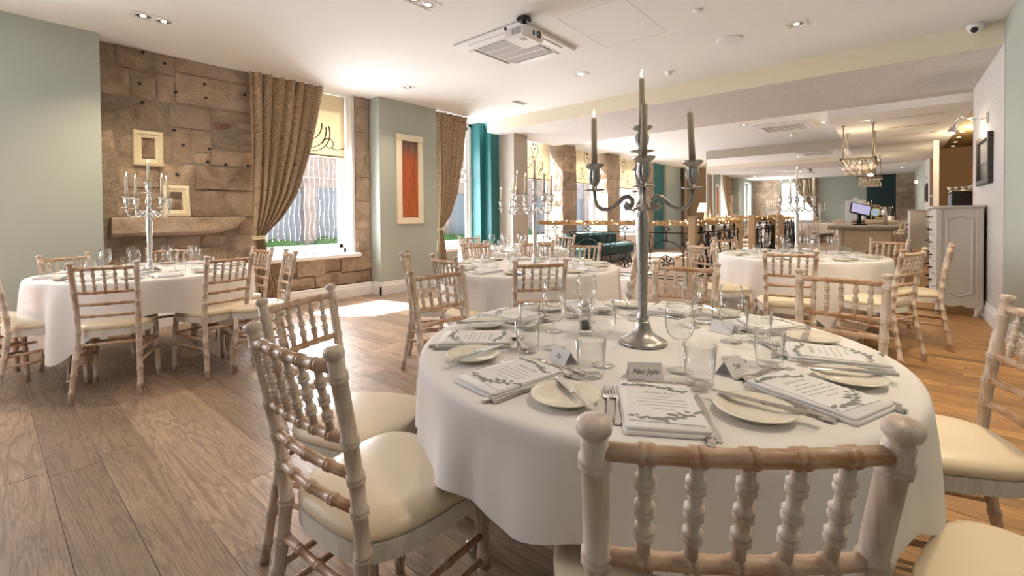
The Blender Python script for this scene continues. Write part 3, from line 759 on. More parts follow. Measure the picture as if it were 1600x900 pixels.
# middle table
chair(2.35, 1.745, .6, .8, 'darker limewashed chair with its back to us at the middle table', G3)
chair(2.16, 2.47, 1, -.22, 'limewashed chair at the left of the middle table, seat turned to the room', G3)
chair(2.26, 3.06, .7, -.7, 'chair tucked behind two others at the left of the middle table, near the orange picture', G3)
chair(3.55, 1.62, -.35, .94, 'limewashed chair half hidden by the grey candelabra stem, at the middle table', G3)
chair(4.02, 2.42, -1, -.1, 'pale chair at the far side of the middle table, before the railing', G3)
chair(3.95, 2.98, -.8, -.5, 'pale chair at the far left side of the middle table, before the taupe column', G3)
chair(3.35, 3.32, -.2, -1, 'pale chair at the back of the middle table, nearest the second curtain', G3)
# bar-side table
chair(4.04, .60, .97, .26, 'honey limewashed chair with its back to us at the bar-side table', G4)
chair(4.70, -.13, .4, .92, 'honey limewashed chair at the right of the bar-side table, splayed legs showing', G4)
chair(5.53, -.40, .05, 1, 'pale limewashed chair seen edge on before the white chest of drawers', G4)
chair(6.25, .02, -.9, .5, 'pale chair at the back of the bar-side table, beside the white chest', G4)
chair(4.55, 1.43, .75, -.5, 'chair at the near left corner of the bar-side table, before the oak newel post', G4)
chair(5.85, 1.55, -.5, -.85, 'pale chair behind the bar-side table, in front of the railing', G4)
# window-bay table
chair(3.75, 3.75, 1, .05, 'chair with its back to us at the window-bay table, left of the teal reveal', G5)
chair(4.55, 4.65, -.1, -1, 'chair on the window side of the window-bay table, before the second window', G5)
chair(4.15, 3.1, .5, .8, 'chair on the room side of the window-bay table', G5)
chair(5.45, 3.6, -1, .15, 'chair on the railing side of the window-bay table', G5)

# ------------------------------------------------------------------ tables and cloths
TZ = .755
def round_table(cx, cy, R, label, phi=.4):
    t = thing('round_table', label, 'table', (cx, cy, 0), phi)
    put('tabletop', MB().lathe([(0, .715), (R-.012, .715), (R-.004, .722), (R-.004, .742), (R-.012, .749), (0, .749)], 40).mesh('tabletop', 'limed_oak'), t)
    for k in range(2):
        for s in (-1, 1):
            mb = MB().tube([(s*.06, -.48+.96*k, .70), (s*.30, -.50+1.0*k, .02), (s*.34, -.50+1.*k, .0135), (s*.36, -.50+1.*k, .0135)], .0125, 8)
            put('leg', mb.mesh('leg', 'chrome'), t)
    put('leg_brace', MB().tube([(-.05, -.48, .60), (0, -.2, .712)], .009, 6).tube([(-.05, .48, .60), (0, .2, .712)], .009, 6).mesh('leg_brace', 'chrome'), t)
    return t
def cloth(cx, cy, R, Sq, phi, label, amp=.03, seed=0, shift=(0, 0), floor_z=.012, flare=.02):
    rnd = random.Random(seed); ph = [rnd.uniform(0, 6.28) for _ in range(6)]
    N = 176; rings = []
    def hang(a):
        if Sq < 0: return -Sq+.022*math.sin(3*a+.6)+.02*math.sin(13*a+ph[4])
        # distance to the edge of a square cloth (corners at phi) laid off centre by shift
        u = a-phi-PI/4; c, s = math.cos(u), math.sin(u); e = 9
        vx = shift[0]*math.cos(phi+PI/4)+shift[1]*math.sin(phi+PI/4); vy = -shift[0]*math.sin(phi+PI/4)+shift[1]*math.cos(phi+PI/4)
        sx = Sq+(vx if c > 0 else -vx); sy = Sq+(vy if s > 0 else -vy)
        return 1/((abs(c)/sx)**e+(abs(s)/sy)**e)**(1/e)-R
    for rr in (0.02, .3, .6, .85, .95, .985): rings.append([(cx+R*rr*math.cos(2*PI*j/N), cy+R*rr*math.sin(2*PI*j/N), TZ) for j in range(N)])
    for d0, dz in ((1.004, -.003), (1.013, -.012)): rings.append([(cx+R*d0*math.cos(2*PI*j/N), cy+R*d0*math.sin(2*PI*j/N), TZ+dz) for j in range(N)])
    NV = 16
    for i in range(1, NV+1):
        row = []
        for j in range(N):
            a = 2*PI*j/N; h = max(.1, min(hang(a), TZ-.02-floor_z)); d = h*i/NV
            # folds: broad ones close to the corners, shallow ripples along the sides
            u = a-phi; corner = max(0, min(1, (h-.12)/.45))
            k = d/(.25+d)
            w = math.sin(11*a+ph[0]+.9*math.sin(3*a+ph[1]))*.75+math.sin(19*a+ph[2]+d*1.5)*.4+math.sin(29*a+ph[3])*.15
            o = R+.012+d*flare*(.5+.9*corner)+amp*w*k*(.65+.7*corner)
            o = max(o, R+.006)
            row.append((cx+o*math.cos(a), cy+o*math.sin(a), TZ-.012-d))
        rings.append(row)
    mb = MB().loft(rings, True, False, True)
    o = put('tablecloth', mb.mesh('tablecloth', 'cloth'))
    return tag(o, label, 'tablecloth')
TB = {'near': (1.49, .68, .745), 'stone': (.95, 4.86, .75), 'mid': (3.14, 2.45, .76), 'bar': (5.58, .75, .76), 'bay': (4.60, 3.87, .72)}
LABT = {'near': 'nearest round table', 'stone': 'stone-wall table', 'mid': 'middle table', 'bar': 'bar-side table', 'bay': 'window-bay table'}
rad = math.radians
for k, S_, ph, am, sd_, sh in (('near', -.235, 27, .05, 3, (0, 0)), ('stone', .99, 36, .04, 5, (0, 0)), ('mid', 1.12, 10, .03, 8, (0, 0)), ('bar', 1.12, 35, .032, 11, (0, 0)), ('bay', 1.0, 0, .03, 14, (0, 0))):
    cx, cy, R_ = TB[k]
    round_table(cx, cy, R_-.006, 'round folding banquet table hidden under the cloth of the '+LABT[k], rad(ph+45))
    cloth(cx, cy, R_, S_, rad(ph), 'white tablecloth draped over the '+LABT[k], am, sd_, sh)

# ------------------------------------------------------------------ tableware
def loftbar(secs):
    """secs: (y, x, halfwidth, z, halfthick) cross-sections"""
    return MB().loft([[(x-w, y, z-t), (x+w, y, z-t), (x+w*.8, y, z+t), (x-w*.8, y, z+t)] for y, x, w, z, t in secs], True, True, False)
def join(*mbs):
    o = MB()
    for m in mbs: n = len(o.v); o.v += m.v; o.f += [tuple(i+n for i in f) for f in m.f]; o.sm += m.sm
    return o
HAND = [(-.10, 0, .006, .003, .0018), (-.096, 0, .0085, .003, .002), (-.08, 0, .0085, .0035, .002), (-.04, 0, .0045, .006, .002), (.0, 0, .0032, .008, .002), (.025, 0, .0035, .007, .0018)]
fk = loftbar(HAND+[(.038, 0, .009, .005, .0012), (.05, 0, .0125, .004, .001), (.058, 0, .0125, .004, .001)])
for k in range(4): fk = join(fk, loftbar([(.056, -.0102+.0068*k, .0021, .004, .001), (.085, -.0102+.0068*k, .0018, .0055, .0009), (.102, -.0102+.0068*k, .0009, .0085, .0006)]))
TW = {}
TW['fork'] = fk.mesh('fork', 'steel')
TW['knife'] = loftbar([(-.115, 0, .0065, .004, .003), (-.11, 0, .009, .004, .0035), (-.09, 0, .009, .0045, .0035), (-.04, 0, .0062, .005, .0032), (-.012, 0, .0058, .005, .003), (-.01, 0, .0085, .005, .003), (0, 0, .0085, .005, .0014), (.02, 0, .0105, .005, .001), (.075, 0, .011, .005, .0008), (.1, .002, .0085, .005, .0008), (.115, .006, .002, .005, .0006)]).mesh('table_knife', 'steel')
sp = loftbar(HAND)
bowl = [[(.019*r*math.sin(2*PI*j/14)*(1-.12*math.cos(2*PI*j/14)), .055+.032*r*math.cos(2*PI*j/14), .0025+.0065*r*r+dz) for j in range(14)] for r, dz in ((.05, 0), (.4, 0), (.75, 0), (1, 0), (.97, .0012), (.72, .0014), (.4, .0014), (.05, .0014))]
TW['spoon'] = join(sp, MB().loft(bowl, True, True, True)).mesh('spoon', 'steel')
TW['plate'] = MB().lathe([(.0, .006), (.046, .006), (.05, 0), (.054, 0), (.058, .008), (.083, .0165), (.0845, .0185), (.083, .0195), (.06, .0125), (.052, .0095), (0, .0095)], 36).mesh('side_plate', 'china')
TW['wine'] = MB().lathe([(0, .0), (.034, .0), (.0355, .0015), (.034, .003), (.012, .006), (.0055, .012), (.0045, .03), (.0042, .07), (.007, .083), (.02, .092), (.033, .107), (.0395, .128), (.0405, .142), (.0385, .165), (.034, .197), (.0328, .197), (.0372, .165), (.0392, .142), (.038, .128), (.032, .1085), (.019, .0945), (0, .09)], 24).mesh('wine_glass', 'glass')
TW['tumbler'] = MB().lathe([(0, .0), (.0325, .0), (.034, .003), (.0365, .03), (.0425, .103), (.041, .103), (.0352, .032), (.0335, .020), (.03, .0165), (0, .016)], 24).mesh('tumbler', 'glass')
TW['mill'] = MB().lathe([(0, 0), (.026, 0), (.026, .10), (.022, .104), (.022, .018), (0, .018)], 16).mesh('shaker_body', 'glass')
def slab(hx, hy, z0, z1, rnd=.006, wav=0.):
    n = 5; o = []
    for cx_, cy_, a0 in ((hx-rnd, hy-rnd, 0), (-hx+rnd, hy-rnd, PI/2), (-hx+rnd, -hy+rnd, PI), (hx-rnd, -hy+rnd, 1.5*PI)):
        for i in range(n): a = a0+PI/2*i/(n-1); o.append((cx_+rnd*math.cos(a), cy_+rnd*math.sin(a)))
    h = z1-z0
    return MB().loft([[(x*s, y*s, z) for x, y in o] for s, z in ((.99, z0), (1, z0+h*.3), (1, z0+h*.7), (.985, z1))], True, True, True)
TW['napkin'] = join(slab(.088, .129, 0, .0085, .009), slab(.084, .125, .0087, .016, .009)).mesh('folded_napkin', 'cloth')
TW['menu'] = MB().box(-.075, .075, -.105, .105, 0, .0012).mesh('menu_card', 'paper')
pr = MB(); rr_ = random.Random(4)
def flat_leaf(mb, x, y, l, a, w=.34, z=.0016):
    c, s = math.cos(a), math.sin(a); P = [(0, 0), (.3, w), (.7, w*.8), (1, 0), (.7, -w*.8), (.3, -w)]
    mb.add([(x+l*(p*c-q*s), y+l*(p*s+q*c), z) for p, q in P], [(0, 5, 4, 3, 2, 1)])
for k in range(15):
    u = k/14; x_ = -.07+.128*u; y_ = .098-.030*u**2
    for m in range(2): flat_leaf(pr, x_+rr_.uniform(-.004, .004), y_+rr_.uniform(-.006, .004), rr_.uniform(.011, .019), rr_.uniform(-.9, .9)+(PI if m else 0))
for k in range(17):
    u = k/16; x_ = -.058+.126*u; y_ = -.092+.05*max(0, u-.3)**1.5*1.5
    for m in range(2): flat_leaf(pr, x_+rr_.uniform(-.004, .004), y_+rr_.uniform(-.005, .009), rr_.uniform(.011, .018), rr_.uniform(-.9, .9)+(PI if m else 0))
TW['leaves'] = pr.mesh('leaf_print', 'print')
tx = MB()
for y_, hw in ((.028, .028), (.012, .052), (-.006, .055), (-.022, .052), (-.040, .022)): tx.box(-hw, hw, y_-.0011, y_+.0011, .0013, .00155)
TW['lines'] = tx.mesh('text_lines', plain('grey_ink', (.42, .42, .43), .8))
LET = {}
def lettering(name, body, size, parent, loc, rot=(0, 0, 0), mat='ink'):
    c = bpy.data.curves.new(name, 'FONT'); c.body = body; c.size = size; c.align_x = 'CENTER'; c.align_y = 'CENTER'; c.shear = .35; c.space_character = .92
    c.resolution_u = 2; c.materials.append(M[mat]); 
    key = (body, size)
    if key not in LET:
        tmp = bpy.data.objects.new(name, c); COL.objects.link(tmp); bpy.context.view_layer.update()
        me = bpy.data.meshes.new_from_object(tmp.evaluated_get(bpy.context.evaluated_depsgraph_get())); me.name = name
        bpy.data.objects.remove(tmp); LET[key] = me
    o = put(name, LET[key], parent, loc, rot); o['kind'] = 'stuff'; return o
TW['card'] = MB().add([(-.045, -.026, 0), (.045, -.026, 0), (.045, 0, .040), (-.045, 0, .040), (-.045, .026, 0), (.045, .026, 0),
                       (-.045, -.0246, 0), (.045, -.0246, 0), (.045, 0, .0385), (-.045, 0, .0385), (-.045, .0246, 0), (.045, .0246, 0)],
                      [(0, 1, 2, 3), (3, 2, 5, 4), (6, 9, 8, 7), (9, 10, 11, 8), (0, 6, 7, 1), (4, 5, 11, 10), (0, 3, 9, 6), (3, 4, 10, 9), (1, 7, 8, 2), (2, 8, 11, 5)]).mesh('place_card', 'card')
def simple(name, mesh, label, cat, group, loc, rz, rx=0.):
    o = put(name, mesh, None, loc, (rx, 0, rz)); return tag(o, label, cat, group)
def setting(tk, az, where, full=True, jit=0., card=None, shared=False, wine_first=True, lay_menu=True):
    """one place setting on table tk at compass angle az; user sits outside facing the centre"""
    cx, cy, R_ = TB[tk]; rg = random.Random(int(az*7)+len(tk))
    def at(da, r): a = rad(az+da); return (cx+r*math.cos(a), cy+r*math.sin(a))
    rz = rad(az)+PI/2; s = R_-.745; T = LABT[tk]; Z = TZ+.001
    g = lambda w: w+' on the '+T
    nm = lambda w: (w+' '+where+' of the '+T) if shared else w+' '+where
    grp = (lambda w: g(w)) if shared else (lambda w: g(w))
    j = lambda a=.03: rg.uniform(-a, a)
    p = at(0, .575+s)
    rzn = rz+j(.05)
    simple('folded_napkin', TW['napkin'], nm('folded white napkin'+('' if shared else ' under the menu')), 'napkin', grp('napkins'), (*p, Z), rzn)
    if lay_menu:
        q = at(.6, .57+s)
        t = thing('menu_card', nm('white menu card with grey leaf print'), 'menu', (*q, Z+.0165), rzn-.05+j(.03), grp('menus'))
        put('card_sheet', TW['menu'], t); lp = put('leaf_print', TW['leaves'], t); lp['label'] = 'grey leaf sprays printed on the menu'; lp['kind'] = 'stuff'
        put('text_lines', TW['lines'], t)['kind'] = 'stuff'
        if full: lettering('menu_title', 'Shirley & Jim', .017, t, (0, .050, .0014), mat='print')
    q = at(-21, .595+s)
    simple('side_plate', TW['plate'], nm('ivory side plate'), 'plate', grp('side plates'), (*q, Z), rz)
    ka = rz+.35+j(.3)
    k = simple('butter_knife', TW['knife'], nm('knife across a plate'), 'knife', grp('knives across the plates'), (q[0]+.02*math.cos(rz), q[1]+.02*math.sin(rz), Z+.019), ka)
    q = at(16.5, .315+s*.5); 
    simple('wine_glass', TW['wine'], nm('empty wine glass'), 'glass', grp('wine glasses'), (*q, Z), 0)
    q = at(17.5, .41+s*.7)
    simple('tumbler', TW['tumbler'], nm('clear water tumbler'), 'glass', grp('tumblers'), (*q, Z), 0)
    if full or tk in ('stone', 'mid', 'bar'):
        q = at(-9.2, .575+s); simple('dinner_fork', TW['fork'], nm('fork left of the napkin'), 'fork', grp('outer forks'), (*q, Z), rz+j())
    if full:
        q = at(-11.2, .58+s); simple('starter_fork', TW['fork'], nm('outermost fork left of the napkin'), 'fork', grp('outermost forks'), (*q, Z), rz+j())
        q = at(9.0, .60+s); simple('dinner_knife', TW['knife'], nm('knife right of the napkin'), 'knife', grp('outer knives'), (*q, Z), rz+.03+j())
        q = at(6.6, .615+s); simple('starter_knife', TW['knife'], nm('knife half under the menu'), 'knife', grp('inner knives'), (*q, Z), rz+.05+j())
        q = at(2, .425+s); simple('dessert_spoon', TW['spoon'], nm('dessert spoon above the napkin'), 'spoon', grp('dessert spoons'), (*q, Z+.002), rz+PI/2+.25)
        q = at(5, .428+s); simple('dessert_fork', TW['fork'], nm('dessert fork above the napkin'), 'fork', grp('dessert forks'), (*q, Z+.0005), rz-PI/2-.2)
    if card is not None:
        q = at(-2, .365+s)
        t = thing('place_card', ('pale folded place card lettered '+card[0]+' '+where) if card[0] else nm('pale folded place card'), 'place card', (*q, Z), rz+card[1], g('place cards'))
        put('folded_card', TW['card'], t)
        if card[0]: lettering('name_lettering', card[0], .020, t, (0, -.0137, .0196), (math.atan2(.04, .026), 0, 0))
for az, where, card in ((209, 'at the closest setting', ('Nan Jayle', .1)), (169, 'by the side-on shadowed chair', ('Fay', -.2)), (129, 'by the second left hand chair', None),
                        (89, 'at the far left, facing the middle table', None), (49, 'on the far edge left of the candelabra', None), (9, 'on the far edge behind the candelabra', None), (329, 'at the far right of the nearest table', ('', .2)),
                        (289, 'by the chair beside the painted wall', None), (250, 'just right of the closest setting', ('Tom', .15))):
    setting('near', az, where, True, card=card)
SIDES = ('near side', 'near right side', 'right side', 'far right side', 'far side', 'far left side', 'left side', 'near left side')
for tk, n in (('stone', 8), ('mid', 8), ('bar', 8), ('bay', 6)):
    cx, cy, _r = TB[tk]; toward = math.degrees(math.atan2(-cy, -cx))
    for i in range(n):
        k = round(i*8/n) % 8; setting(tk, (toward+k*45+9) % 360, 'at the '+SIDES[k], False, shared=True)
t = thing('pepper_shaker', 'glass shaker with a steel cap behind the left wine glasses', 'shaker', (1.447, .868, TZ+.001))
put('shaker_body', TW['mill'], t); put('shaker_cap', MB().lathe([(.0265, .098), (.0265, .112), (.018, .12), (.008, .122), (.006, .128), (.004, .135), (0, .136)], 14).mesh('shaker_cap', 'steel'), t)
put('peppercorns', MB().lathe([(0, .019), (.0215, .019), (.0215, .05), (0, .052)], 12).mesh('peppercorns', 'near_black'), t)

# ------------------------------------------------------------------ candelabra and candles
CB = {}
def cand_meshes():
    CB['base'] = MB().lathe([(0, 0), (.078, 0), (.081, .004), (.079, .010), (.066, .018), (.048, .027), (.034, .040), (.027, .056), (.0225, .072), (.020, .078)], 28)
    CB['col'] = MB().lathe([(.016, .076), (.019, .080), (.0215, .088), (.019, .096), (.0155, .101), (.0150, .115), (.0165, .2), (.0195, .32), (.0225, .40), (.0225, .425), (.020, .440), (.0145, .455), (.0150, .462)], 20)
    CB['stem'] = MB().lathe([(.0145, .460), (.020, .466), (.022, .474), (.017, .482), (.0135, .490), (.0135, .515), (.018, .53), (.0145, .54), (.0125, .55)], 18)
    CB['stem'].flute([(.0125, .549, 0), (.019, .566, .8), (.024, .585, 1), (.021, .605, 1), (.0145, .622, .6), (.0115, .64, 0), (.014, .655, 0), (.038, .659, .35), (.039, .662, .35), (.014, .666, 0), (.0115, .672, 0), (.019, .69, 1), (.0205, .71, 1), (.0165, .724, .5), (.018, .729, 0), (.031, .737, .1), (.036, .744, .15), (.033, .745, .15), (.012, .738, 0), (0, .738, 0)], 32, 8, .16)
    pts = [(.012, 0, .478), (.030, 0, .466), (.050, 0, .463), (.0575, 0, .472), (.052, 0, .481), (.045, 0, .476), (.0475, 0, .470)]
    curl = MB().tube([(.047, 0, .474), (.0535, 0, .482), (.058, 0, .474), (.052, 0, .463), (.040, 0, .466), (.033, 0, .480), (.034, 0, .496), (.046, 0, .507), (.062, 0, .503), (.078, 0, .488), (.095, 0, .471), (.115, 0, .462), (.135, 0, .463), (.152, 0, .476), (.160, 0, .497), (.162, 0, .53)], [.0085, .008, .0065, .006, .0065, .0075, .008, .008, .0078, .0085, .0075, .0075, .0075, .007, .0065, .006], 9)
    curl = join(curl, MB().tube([(.012, 0, .468), (.03, 0, .458), (.042, 0, .462)], .004, 6), MB().sphere((.048, 0, .474), .0105, 10, 7))
    CB['arm'] = curl
    CB['cup'] = MB().flute([(.005, .525, 0), (.010, .528, 0), (.032, .529, .35), (.0345, .532, .35), (.032, .534, .35), (.010, .536, 0), (.009, .545, .3), (.015, .556, 1), (.0195, .575, 1), (.018, .590, .8), (.0185, .600, .4), (.019, .605, 0), (.030, .613, .1), (.036, .621, .15), (.033, .622, .15), (.013, .613, 0), (0, .613, 0)], 32, 8, .15, (.162, 0, 0))
cand_meshes()
CBM = {m: {k: v.mesh('candelabra_'+k, m) for k, v in CB.items()} for m in ('pewter', 'silver')}
def candle_mesh(m, h): return MB().lathe([(0, 0), (.0108, 0), (.0102, h*.5), (.0098, h-.004), (.008, h), (0, h-.001)], 14).mesh('taper', m)
CM = {(m, h): candle_mesh(m, h) for m in ('candle_grey', 'candle_ivory') for h in (.17, .16)}
WICK = MB().tube([(0, 0, 0), (.0005, 0, .006), (.002, 0, .012)], .0009, 5).mesh('wick', 'wick')
FLAME = MB().lathe([(0, .005), (.0028, .009), (.0036, .014), (.0026, .021), (.0012, .028), (0, .033)], 8).mesh('flame', 'flame')
def candelabra(tk, x, y, rz, mat, label, wax, waxname, sc=1., lit=(1, 1, 1, 1, 1), tilts=None, short=''):
    z = TZ+.0008
    t = thing('candelabra', label, 'candelabra', (x, y, z), rz); t.scale = (sc,)*3
    for n, k in (('base', 'base'), ('column', 'col'), ('stem', 'stem')): put(n, CBM[mat][k], t)
    for k in range(4):
        a = put('arm', CBM[mat]['arm'], t, rot=(0, 0, k*PI/2)); put('candle_cup', CBM[mat]['cup'], a)
    names = ('near arm', 'right hand arm', 'far arm', 'left hand arm', 'tall centre holder')
    for k in range(5):
        r, zz, h = (.162, .613, .17) if k < 4 else (0, .738, .17)
        a = rz+k*PI/2; lx, ly = x+r*sc*math.cos(a), y+r*sc*math.sin(a)
        c = thing('candle', f'{waxname} taper candle on the {names[k]} of the {short}', 'candle', (lx, ly, z+zz*sc), 0, 'candles of the '+short)
        tl = (tilts or {}).get(k, (0, 0)); c.rotation_euler = (tl[0], tl[1], 0); c.scale = (sc,)*3
        put('taper', CM[(wax, h)], c); put('wick', WICK, c, (0, 0, h-.001))
        if lit[k]: put('flame', FLAME, c, (0, 0, h))
rr_v = lambda x, y: math.atan2(-y, -x)    # arm 0 towards the camera
candelabra('near', 1.470, .655, rr_v(1.47, .655)+.03, 'pewter', 'tall five-light pewter candelabra on the nearest round table', 'candle_grey', 'taupe', lit=(0, 0, 1, 1, 1), tilts={1: (-.03, -.05), 0: (.03, -.03)}, short='near pewter candelabra')
candelabra('stone', .915, 4.74, rr_v(.915, 4.74)+.55, 'silver', 'bright silver five-light candelabra on the table by the stone wall', 'candle_ivory', 'ivory', tilts={1: (0, -.1)}, short='stone-wall table candelabra')
candelabra('mid', 3.02, 2.30, rr_v(3.02, 2.30)+.5, 'silver', 'silver candelabra in the middle of the middle table', 'candle_ivory', 'ivory', lit=(1, 0, 1, 1, 0), short='middle table candelabra')
candelabra('bar', 5.62, .772, rr_v(5.62, .772)+.4, 'silver', 'silver candelabra on the bar-side table', 'candle_ivory', 'ivory', lit=(0, 1, 1, 1, 1), short='bar-side table candelabra')
candelabra('bay', 4.55, 3.82, rr_v(4.55, 3.82)+.2, 'silver', 'silver candelabra on the window-bay table, before the taupe column', 'candle_ivory', 'ivory', short='window-bay table candelabra')

# ------------------------------------------------------------------ pictures and frames on the left wall
def empty_frame(x, z, w, h, label, lean=0., y=YS-.03):
    t = thing('empty_picture', label, 'picture frame', (x, y, z)); t.rotation_euler = (lean, 0, 0)
    mb = MB(); prof = [(0, 0), (.010, -.022), (.040, -.028), (.048, -.016), (.074, -.012), (.08, 0)]
    for i, (a, b) in enumerate((((-w/2, 0), (w/2, 0)), ((w/2, 0), (w/2, h)), ((w/2, h), (-w/2, h)), ((-w/2, h), (-w/2, 0)))):
        n = ((0, 1), (-1, 0), (0, -1), (1, 0))[i]
        def P(pt, e):   # mitred corner
            return [(pt[0]+n[0]*d+e*d*( (b[0]-a[0])/max(abs(b[0]-a[0]), abs(b[1]-a[1])) ), yy, pt[1]+n[1]*d+e*d*((b[1]-a[1])/max(abs(b[0]-a[0]), abs(b[1]-a[1])))) for d, yy in prof]
        side = MB().loft([P(a, 1), P(b, -1)], True, True)
        put('frame_side', side.mesh('frame_side', 'frame_cream'), t)
empty_frame(1.20, 1.77, .27, .385, 'cream empty picture frame hanging high on the stone wall', 0, YS-.012)
empty_frame(1.435, 1.216, .265, .36, 'cream empty picture frame leaning on the mantel stone', -.12, YS-.07)
t = thing('painting', 'tall narrow orange abstract painting in a cream frame on the sage pier', 'painting', (4.50, YL, 1.08))
fr = MB()
for a, b, c, d in ((-.26, .26, 0, .10), (-.26, .26, 1.33, 1.43), (-.26, -.16, .10, 1.33), (.16, .26, .10, 1.33)): fr.box(a, b, -.035, 0, c, d, ch=.006)
put('frame', fr.mesh('frame', 'frame_plain'), t)
put('canvas', MB().box(-.16, .16, -.012, -.004, 0, .5).mesh('canvas', 'canvas'), t, (0, 0, .10)).scale = (1, 1, 2.46)

# ------------------------------------------------------------------ ceiling fittings
t = thing('air_conditioner', 'square white ceiling cassette air conditioner behind the projector', 'air conditioner', (3.77, 3.12, CZ))
def cassette(t, h=.475):
    put('casing', MB().box(-h, h, -h, h, -.035, 0, ch=.012).mesh('casing', 'white_plastic'), t)
    g = h*.60
    put('grille', MB().box(-g, g, -g, g, -.045, -.034, ch=.004).mesh('grille', 'grey_mesh'), t)
    for k in range(-1, 2): put('grille_bar', MB().box(g*.5*k-.008, g*.5*k+.008, -g, g, -.049, -.044).mesh('grille_bar', 'white_plastic'), t)
    for k in range(4):
        f = put('air_flap', MB().box(-h*.62, h*.62, -h*.88, -h*.70, -.046, -.036, ch=.004).mesh('air_flap', 'white_plastic'), t, rot=(0, 0, k*PI/2))
        put('slot', MB().box(-h*.62, h*.62, -h*.685, -h*.665, -.0362, -.0345).mesh('slot', 'black'), f)
cassette(t)
t2 = thing('air_conditioner', 'white cassette air conditioner in the far ceiling before the bar', 'air conditioner', (10.3, 1.62, 2.92)); cassette(t2)
t = thing('projector', 'white projector hanging from the ceiling on a black mount', 'projector', (3.28, 2.60, 0)); t.rotation_euler = (0, 0, .0)
PZ = 2.80
put('body', MB().box(-.15, .15, -.12, .12, PZ, PZ+.105, ch=.02).mesh('body', 'white_plastic'), t)
v = MB(); [v.box(-.153, -.148, -.09+.018*i, -.078+.018*i, PZ+.03, PZ+.085) for i in range(7)]
for i in range(7): put('vent_slat', MB().box(-.153, -.148, -.08+.016*i, -.07+.016*i, PZ+.03, PZ+.085).mesh('vent_slat', 'grey_mesh'), t)
put('lens', MB().lathe([(0, -.03), (.03, -.03), (.034, 0), (.026, .002), (0, -.008)], 16, mat=Matrix.Translation((.06, -.125, PZ+.06)) @ Matrix.Rotation(PI/2, 4, 'X')).mesh('lens', 'black'), t)
put('socket', MB().box(-.03, .0, -.123, -.118, PZ+.03, PZ+.075, ch=.002).mesh('socket', 'black'), t)
put('air_outlet', MB().box(-.10, -.04, -.07, -.02, PZ-.004, PZ+.002).mesh('air_outlet', 'grey_mesh'), t)
put('foot', MB().lathe([(0, 0), (.012, 0), (.012, .02), (0, .02)], 10, (-.14, .11, PZ+.10)).mesh('foot', 'black'), t)
put('mount', MB().box(-.06, .05, -.05, .05, PZ+.185, CZ, ch=.01).tube([(0, 0, PZ+.10), (0, 0, PZ+.2)], .022, 10).box(-.06, .06, -.06, .06, PZ+.104, PZ+.118).mesh('mount', 'black'), t)
def downlight(x, y, z, label, n=2, ax=0, pw=42):
    t = thing('downlight', label, 'ceiling light', (x, y, z), ax, 'recessed downlights')
    w = .075*n
    fr = MB()
    for a, b, c, d in ((-w-.015, w+.015, -.09, -.075), (-w-.015, w+.015, .075, .09), (-w-.015, -w, -.075, .075), (w, w+.015, -.075, .075)): fr.box(a, b, c, d, -.006, .004)
    put('trim', fr.mesh('trim', 'white_plastic'), t)
    for k in range(n):
        cx_ = -w+.075+.15*k
        put('reflector', MB().lathe([(.062, -.001), (.05, -.004), (.035, -.002), (.025, .0)], 14, (cx_, 0, 0)).mesh('reflector', 'chrome'), t)
        put('bulb', MB().lathe([(0, -.008), (.018, -.007), (.022, -.003), (.02, 0)], 10, (cx_, 0, 0)).mesh('bulb', 'lamp'), t)
    ld = bpy.data.lights.new('downlight_beam', 'SPOT'); ld.energy = pw; ld.spot_size = 2.1; ld.spot_blend = .8; ld.color = (1, .80, .56); ld.shadow_soft_size = .06
    lo = bpy.data.objects.new('downlight_beam', ld); COL.objects.link(lo); lo.parent = t; lo.location = (0, 0, -.03)
for x_, y_, z_, lb, n in ((1.06, 5.17, CZ, 'twin downlight in the ceiling above the sage wall end', 2), (2.46, 3.07, CZ, 'twin downlight at the top of the view, near the projector', 2),
                       (3.94, 5.24, CZ, 'downlight above the sage pier with the orange painting', 1), (5.08, 3.09, CZ, 'downlight right of the ceiling air conditioner', 1),
                       (5.14, .71, CZ, 'bright square downlight beside the large ceiling speaker', 1), (9.6, 2.2, 2.92, 'small downlight in the far ceiling left of the second air conditioner', 1),
                       (10.4, 1.0, 2.92, 'downlight tucked behind the beam above the bar', 1), (9.3, .3, 2.69, 'glowing downlight in the dropped ceiling over the bar', 1),
                       (1.6, -.3, CZ, 'added unseen downlight above the chairs by the painted right wall', 1), (3.6, -.35, CZ, 'added unseen downlight above the narrow right hand floorboards', 1)):  # last two fittings and spots are added, unseen, to brighten the right side
    downlight(x_, y_, z_, lb, n, pw=120 if y_ < 0 and x_ > 3 else 85 if y_ > 5 and x_ < 2 else 42)
for x_, y_, r_, lb in ((5.12, 1.31, .115, 'large round ceiling speaker near the right downlight'), (5.08, 5.14, .095, 'round ceiling speaker close to the second curtain')):
    t = thing('ceiling_speaker', lb, 'speaker', (x_, y_, CZ))
    put('rim', MB().lathe([(r_, -.008), (r_+.012, -.006), (r_+.014, 0), (r_-.002, 0)], 28).mesh('rim', 'white_plastic'), t)
    put('grille', MB().lathe([(0, -.006), (r_, -.005), (r_, 0)], 28).mesh('grille', 'speaker_mesh'), t)
t = thing('smoke_detector', 'small white smoke detector above the tallest candle', 'smoke detector', (5.75, 2.19, CZ))
put('housing', MB().lathe([(0, -.045), (.025, -.045), (.035, -.03), (.04, -.018), (.05, -.015), (.05, 0)], 18).mesh('housing', 'white_plastic'), t)
t = thing('ceiling_sensor', 'flat round white disc in the ceiling near the access panel', 'sensor', (4.19, 1.34, CZ))
put('disc', MB().lathe([(0, -.012), (.04, -.011), (.043, 0)], 18).mesh('disc', 'white_plastic'), t)
